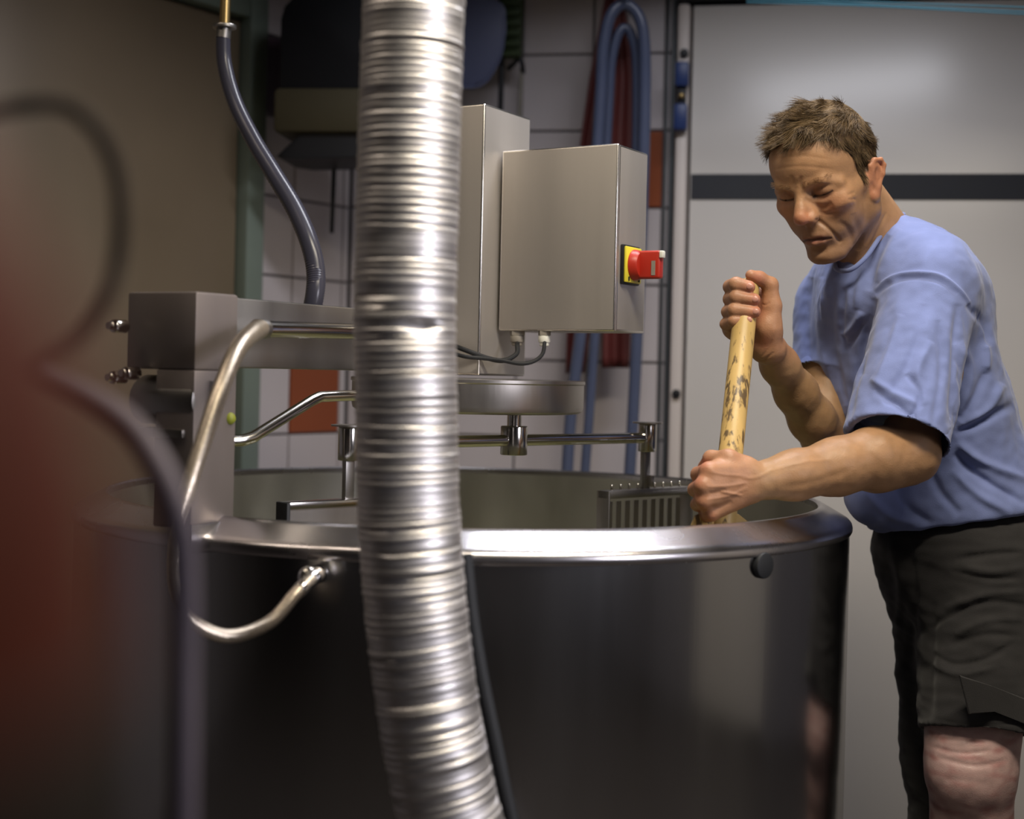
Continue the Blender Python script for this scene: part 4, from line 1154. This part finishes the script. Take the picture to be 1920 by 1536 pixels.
# nails on the upper hand
for i, (a, b, c) in enumerate(tp_):
    r = fr_[i] - 0.0016
    q = P(a + 1, b - 1, Yu + c - r * 0.86)
    MB().ball((0, 0, 0), (0.0062, 0.0028, 0.0052), 16, Matrix.Translation(q) @ Matrix.Rotation(math.radians(-18), 4, 'Z')).build('fingernail', nail_m, man)

# ---- hair: separate tapered locks
def strands(name, roots, dirs, lens, rad, m, cols, parent, nseg=5, curl=0.25, grav=0.3, seed=1, hug=None):
    n = len(roots); rg = np.random.default_rng(seed)
    pos = np.zeros((n, nseg + 1, 3)); pos[:, 0] = roots
    d = dirs.copy()
    for i in range(nseg):
        nzv = np.array([mnoise.noise_vector(Vector(p) * 42 + Vector((seed, 0, 0))) for p in pos[:, i]])
        d = d + curl * nzv + np.array([0, 0, -grav / nseg])
        d /= np.linalg.norm(d, axis=1)[:, None]
        nx = pos[:, i] + d * (lens / nseg)[:, None]
        if hug is not None: nx = hug(nx)
        pos[:, i + 1] = nx
    t = np.gradient(pos, axis=1); t /= np.linalg.norm(t, axis=2)[..., None] + 1e-9
    ref = rg.normal(size=(n, 1, 3)); u = np.cross(t, ref); u /= np.linalg.norm(u, axis=2)[..., None] + 1e-9
    w = np.cross(t, u)
    prof = np.linspace(1.0, 0.15, nseg + 1) ** 0.7
    V = np.zeros((n, nseg + 1, 3, 3))
    for k_ in range(3):
        a = 2 * math.pi * k_ / 3
        V[:, :, k_] = pos + (u * math.cos(a) + w * math.sin(a)) * (rad * prof)[None, :, None]
    idx = np.arange(n * (nseg + 1) * 3).reshape(n, nseg + 1, 3)
    Q = []
    for k_ in range(3):
        k2 = (k_ + 1) % 3
        Q.append(np.stack([idx[:, :-1, k_], idx[:, :-1, k2], idx[:, 1:, k2], idx[:, 1:, k_]], -1).reshape(-1, 4))
    S_ = Sculpt(); S_.V = V.reshape(-1, 3); S_.Q = np.concatenate(Q)
    C = np.repeat(cols, (nseg + 1) * 3, 0) if cols is not None else None
    return S_.build(name, m, parent, C)

Lh = (hd.V - np.array(HO)) @ HR * 100.0 / np.array([1, WY, 1])
Nh = hd.normals()
sm = scalp(Lh)
cand = np.where(sm > 0.6)[0]
rg = np.random.default_rng(11)
nh = 15000
pick = rg.choice(cand, nh)
R0 = hd.V[pick]; N0 = Nh[pick]; L0 = Lh[pick]
x, y, z = L0.T
fr = np.clip((x + 4) / 12, 0, 1); top = np.clip((z - 6.5) / 4, 0, 1)
loc = np.zeros((nh, 3))
# sides lie down and back-to-front, the top is pushed forward and to his right, the crown lifts
loc[:, 0] = 0.9 * top + 0.10 - 0.35 * (1 - top)
loc[:, 1] = -0.25 * top + np.sign(y) * 0.12 * (1 - top)
loc[:, 2] = 0.10 * top - 0.95 * (1 - top)
nl_ = (N0 @ HR)
lift = 0.20 * top + 0.10 * (1 - top)
loc = loc + nl_ * lift[:, None]
clump = np.array([mnoise.noise_vector(Vector(v) * 0.55) for v in L0])
loc += 0.78 * clump + rg.normal(size=(nh, 3)) * 0.10
loc /= np.linalg.norm(loc, axis=1)[:, None]
D0 = loc @ HR.T
ln = (0.015 + 0.022 * top + 0.006 * np.clip((x - 4) / 4, 0, 1) * top) * rg.uniform(0.7, 1.15, nh) * np.where(x > 5, 0.85, 1.0) * np.where(z < 0, 0.6, 1.0)
tone = np.clip(0.5 + 0.5 * np.array([mnoise.noise(Vector(v) * 1.1) for v in L0]) + rg.normal(size=nh) * 0.18 + 0.25 * top - 0.12, 0, 1)
cols = SK(52, 42, 34)[None, :] * (1 - tone)[:, None] + SK(128, 106, 76)[None, :] * tone[:, None]
ro = (np.array([9.75, 7.75, 9.25]))
def hug(p):
    q = (p - np.array(HO)) @ HR * 100.0 - np.array([-0.4, 0, 4.3])
    k0 = np.sqrt(((q / ro) ** 2).sum(1)); s_ = np.where(k0 < 1, 1 / np.maximum(k0, 1e-6), 1)
    return ((q * s_[:, None]) + np.array([-0.4, 0, 4.3])) * 0.01 @ HR.T + np.array(HO)
tag(strands('hair', R0, D0, ln, 0.00042, hair_m, cols, man, 5, 0.30, 0.16, 3, hug), kind=None)
# eyebrows
for s in (-1, 1):
    sel = np.where((np.abs(Lh[:, 2] - (2.75 + 0.25 * np.abs(Lh[:, 1]) / 3)) < 0.42) & (np.sign(Lh[:, 1]) == s) & (np.abs(Lh[:, 1]) > 1.0) & (np.abs(Lh[:, 1]) < 5.0) & (Lh[:, 0] > 5))[0]
    pk = rg.choice(sel, 110)
    ld = np.stack([np.full(110, 0.1), s * np.full(110, 0.85), np.full(110, 0.18)], 1) + (Nh[pk] @ HR) * 0.45 + rg.normal(size=(110, 3)) * 0.15
    ld /= np.linalg.norm(ld, axis=1)[:, None]
    strands('eyebrow', hd.V[pk], ld @ HR.T, rg.uniform(0.005, 0.008, 110), 0.00020, brow_m, None, man, 3, 0.05, 0.1, 5 + s)

# ---- t-shirt
ssh = (P(1770, 510, 2.31) - P(1535, 560, 2.60)).normalized()
spn = (P(1680, 470, 2.45) - P(1800, 1010, 2.5)).normalized()
ssh = (ssh - spn * ssh.dot(spn)).normalized()
frt = ssh.cross(spn) * -1
if frt.x > 0: frt = -frt
TR = np.array([[frt[i], ssh[i], spn[i]] for i in range(3)])
ts = Sculpt()
ts.el(P(1678, 620, 2.47), (0.120, 0.178, 0.20), TR, 0.05)
ts.el(P(1742, 800, 2.48), (0.135, 0.165, 0.21), TR, 0.06)
ts.el(P(1800, 965, 2.49), (0.150, 0.175, 0.15), TR, 0.06)
ts.rc(P(1662, 478, 2.45), P(1748, 515, 2.34), 0.058, 0.062, 0.04)
ts.rc(P(1662, 478, 2.45), P(1565, 570, 2.58), 0.055, 0.055, 0.04)
ts.el(P(1726, 560, 2.49), (0.085, 0.14, 0.13), TR, 0.04)
ts.el(P(1640, 930, 2.42), (0.05, 0.06, 0.05), None, 0.05)
ts.el(P(1604, 560, 2.42), (0.045, 0.07, 0.05), None, 0.04)
sa, sb = P(1740, 545, 2.33), P(1684, 826, 2.205)
ts.sl(sa, sb, 0.078, 0.080, (sb - sa), 0.006, 0.86, 0.03)
fa_, fb_ = P(1566, 570, 2.58), P(1552, 705, 2.53)
ts.sl(fa_, fb_, 0.062, 0.066, (fb_ - fa_), 0.006, 0.8, 0.03)
ha, hb = P(1655, 1003, 2.40), P(1920, 938, 2.46)
hn = (hb - ha).cross(Vector((0, 1, 0))); hn = hn if hn.z < 0 else -hn
ts.pl(ha, hn, 0.006)
ts.mesh(0.0027, 24, 2)
ts.wobble(7, 0.007, 3.0, (1, 1, 0.6)); ts.wobble(15, 0.0042, 13.0, (1.1, 1, 0.7)); ts.wobble(30, 0.0030, 9.0, (1.2, 1, 0.55)); ts.wobble(60, 0.0011, 4.0)
ts.crease([
    ([(1640, 545), (1668, 522), (1705, 512), (1760, 516), (1800, 545), (1828, 585)], 3.20, 0.0034),
    ([(1642, 553), (1670, 531), (1706, 521), (1758, 526), (1795, 552)], 4.00, -0.0034),
    ([(1520, 520), (1512, 600), (1516, 690)], 9.00, -0.0055), ([(1545, 520), (1540, 620), (1560, 740)], 9.00, 0.0055), ([(1560, 530), (1560, 640), (1585, 760)], 8.00, -0.0046),
    ([(1583, 540), (1578, 600), (1585, 660)], 6.00, -0.0055), ([(1615, 585), (1600, 612), (1578, 632)], 6.00, 0.0064), ([(1618, 600), (1606, 625), (1590, 650)], 5.00, -0.0046),
    ([(1622, 500), (1610, 540), (1605, 580)], 7.00, 0.0037), ([(1665, 440), (1640, 490), (1628, 545)], 9.00, -0.0046), ([(1690, 430), (1662, 480), (1645, 530)], 8.00, 0.0037),
    ([(1640, 560), (1618, 650), (1600, 740), (1590, 800)], 8.00, -0.0092),
    ([(1612, 700), (1595, 770), (1590, 840)], 9.00, 0.0055),
    ([(1690, 590), (1668, 660), (1640, 730)], 8.00, 0.0046), ([(1730, 570), (1712, 660), (1660, 760)], 9.00, -0.0037),
    ([(1632, 710), (1680, 740), (1720, 760)], 7.00, 0.0046), ([(1640, 735), (1690, 765), (1720, 790)], 6.00, -0.0046),
    ([(1745, 640), (1720, 700), (1735, 760)], 8.00, 0.0046), ([(1760, 600), (1765, 700), (1750, 800)], 8.00, -0.0037),
    ([(1700, 700), (1725, 740), (1705, 800)], 6.00, -0.0046), ([(1660, 780), (1700, 800), (1740, 815)], 6.00, 0.0037),
    ([(1600, 783), (1680, 803), (1770, 834)], 2.40, -0.0014),
    ([(1797, 570), (1792, 690), (1786, 800)], 9, -0.008),
    ([(1815, 570), (1845, 610), (1850, 650)], 7.00, -0.0064), ([(1835, 600), (1850, 660), (1850, 700)], 6.00, 0.0055), ([(1800, 640), (1820, 700), (1800, 780)], 9.00, 0.0055),
    ([(1850, 690), (1830, 740), (1800, 790)], 8.00, -0.0055), ([(1880, 720), (1850, 770), (1795, 800)], 8.00, 0.0064), ([(1900, 760), (1850, 785), (1790, 815)], 8.00, -0.0074),
    ([(1795, 830), (1840, 865), (1925, 900)], 8.00, 0.0074), ([(1790, 850), (1830, 890), (1925, 945)], 8.00, -0.0074), ([(1785, 880), (1830, 925), (1900, 965)], 9.00, 0.0055),
    ([(1620, 920), (1660, 960), (1720, 985)], 8.00, 0.0046), ([(1680, 900), (1700, 950), (1750, 985)], 9.00, -0.0046),
    ([(1740, 870), (1760, 920), (1800, 965)], 9.00, -0.0046),
])
shirt = ts.build('shirt', shirt_m, man)
cl = [P(1694, 402, 2.47), P(1672, 412, 2.405), P(1648, 447, 2.362), P(1622, 484, 2.338), P(1592, 507, 2.345), P(1566, 500, 2.40), P(1588, 455, 2.50), P(1648, 412, 2.53)]
cp = catmull(cl + [cl[0]], 10)
MB().tube(cp, [0.0040] * len(cp), 12).build('collar', shirt_m, shirt)

# ---- shorts
so = Sculpt()
so.el(P(1812, 1035, 2.49), (0.145, 0.175, 0.15), TR, 0.05)
ga, gb = P(1842, 1090, 2.43), P(1836, 1372, 2.365)
so.sl(ga, gb, 0.116, 0.096, (gb - ga), 0.007, 0.88, 0.05)
ga, gb = P(1778, 1090, 2.54), P(1796, 1640, 2.51)  # far leg drawn longer, dark cloth standing in for shade on the skin
so.sl(ga, gb, 0.106, 0.080, (gb - ga), 0.007, 0.9, 0.05)
so.mesh(0.0034, 24, 2)
so.wobble(9, 0.007, 21.0, (1, 1, 1.4)); so.wobble(22, 0.0038, 5.0, (0.6, 0.6, 1.6)); so.wobble(48, 0.0016, 2.0, (0.6, 0.6, 1.5))
so.crease([
    ([(1920, 1035), (1850, 1040), (1790, 1050)], 5.76, -0.0036), ([(1920, 1065), (1860, 1072), (1800, 1062)], 6.72, 0.0036), ([(1920, 1085), (1850, 1085), (1780, 1070)], 5.76, -0.0036),
    ([(1925, 1110), (1850, 1115), (1770, 1140)], 6.72, 0.0042), ([(1925, 1135), (1850, 1130), (1780, 1155), (1740, 1180)], 5.76, -0.0036),
    ([(1920, 1160), (1850, 1165), (1790, 1190)], 6.72, 0.0036), ([(1920, 1195), (1850, 1190), (1780, 1210)], 6.72, -0.0036),
    ([(1745, 1225), (1790, 1245), (1850, 1235), (1910, 1200)], 5.76, -0.0042), ([(1745, 1245), (1800, 1265), (1870, 1250)], 5.76, 0.0036),
    ([(1750, 1130), (1745, 1250), (1742, 1350)], 9, -0.005),
    ([(1670, 1010), (1690, 1100), (1680, 1200)], 8.64, 0.0036), ([(1700, 1010), (1715, 1120), (1705, 1260)], 8.64, -0.0036),
    ([(1755, 1350), (1840, 1362), (1920, 1352)], 3.84, -0.0018),
])
shorts = so.build('cargo_shorts', short_m, man)
fl = [(0, 0), (0.056, -0.018), (0.122, -0.042), (0.125, -0.085), (0.06, -0.056), (0.018, -0.062)]
fq = P(1798, 1266, 2.262)
MB().prism(fl, 0.007, Matrix.Translation(fq) @ Matrix.Rotation(math.radians(8), 4, 'Z'), 0.002).build('pocket_flap', short_m, shorts)
# boots
for (px, Y) in ((1830, 2.41), (1778, 2.56)):
    c = P(px, 1500, Y); x0, y0 = c.x, c.y
    bs = Sculpt()
    bs.rc((x0, y0, 0.30), (x0, y0, 0.08), 0.052, 0.052, 0.03).rc((x0, y0, 0.05), (x0 - 0.16, y0 - 0.09, 0.045), 0.048, 0.042, 0.04).pl((0, 0, 0.0), (0, 0, -1), 0.004)
    bs.mesh(0.006, 16, 1).build('boot', boot_m, man)
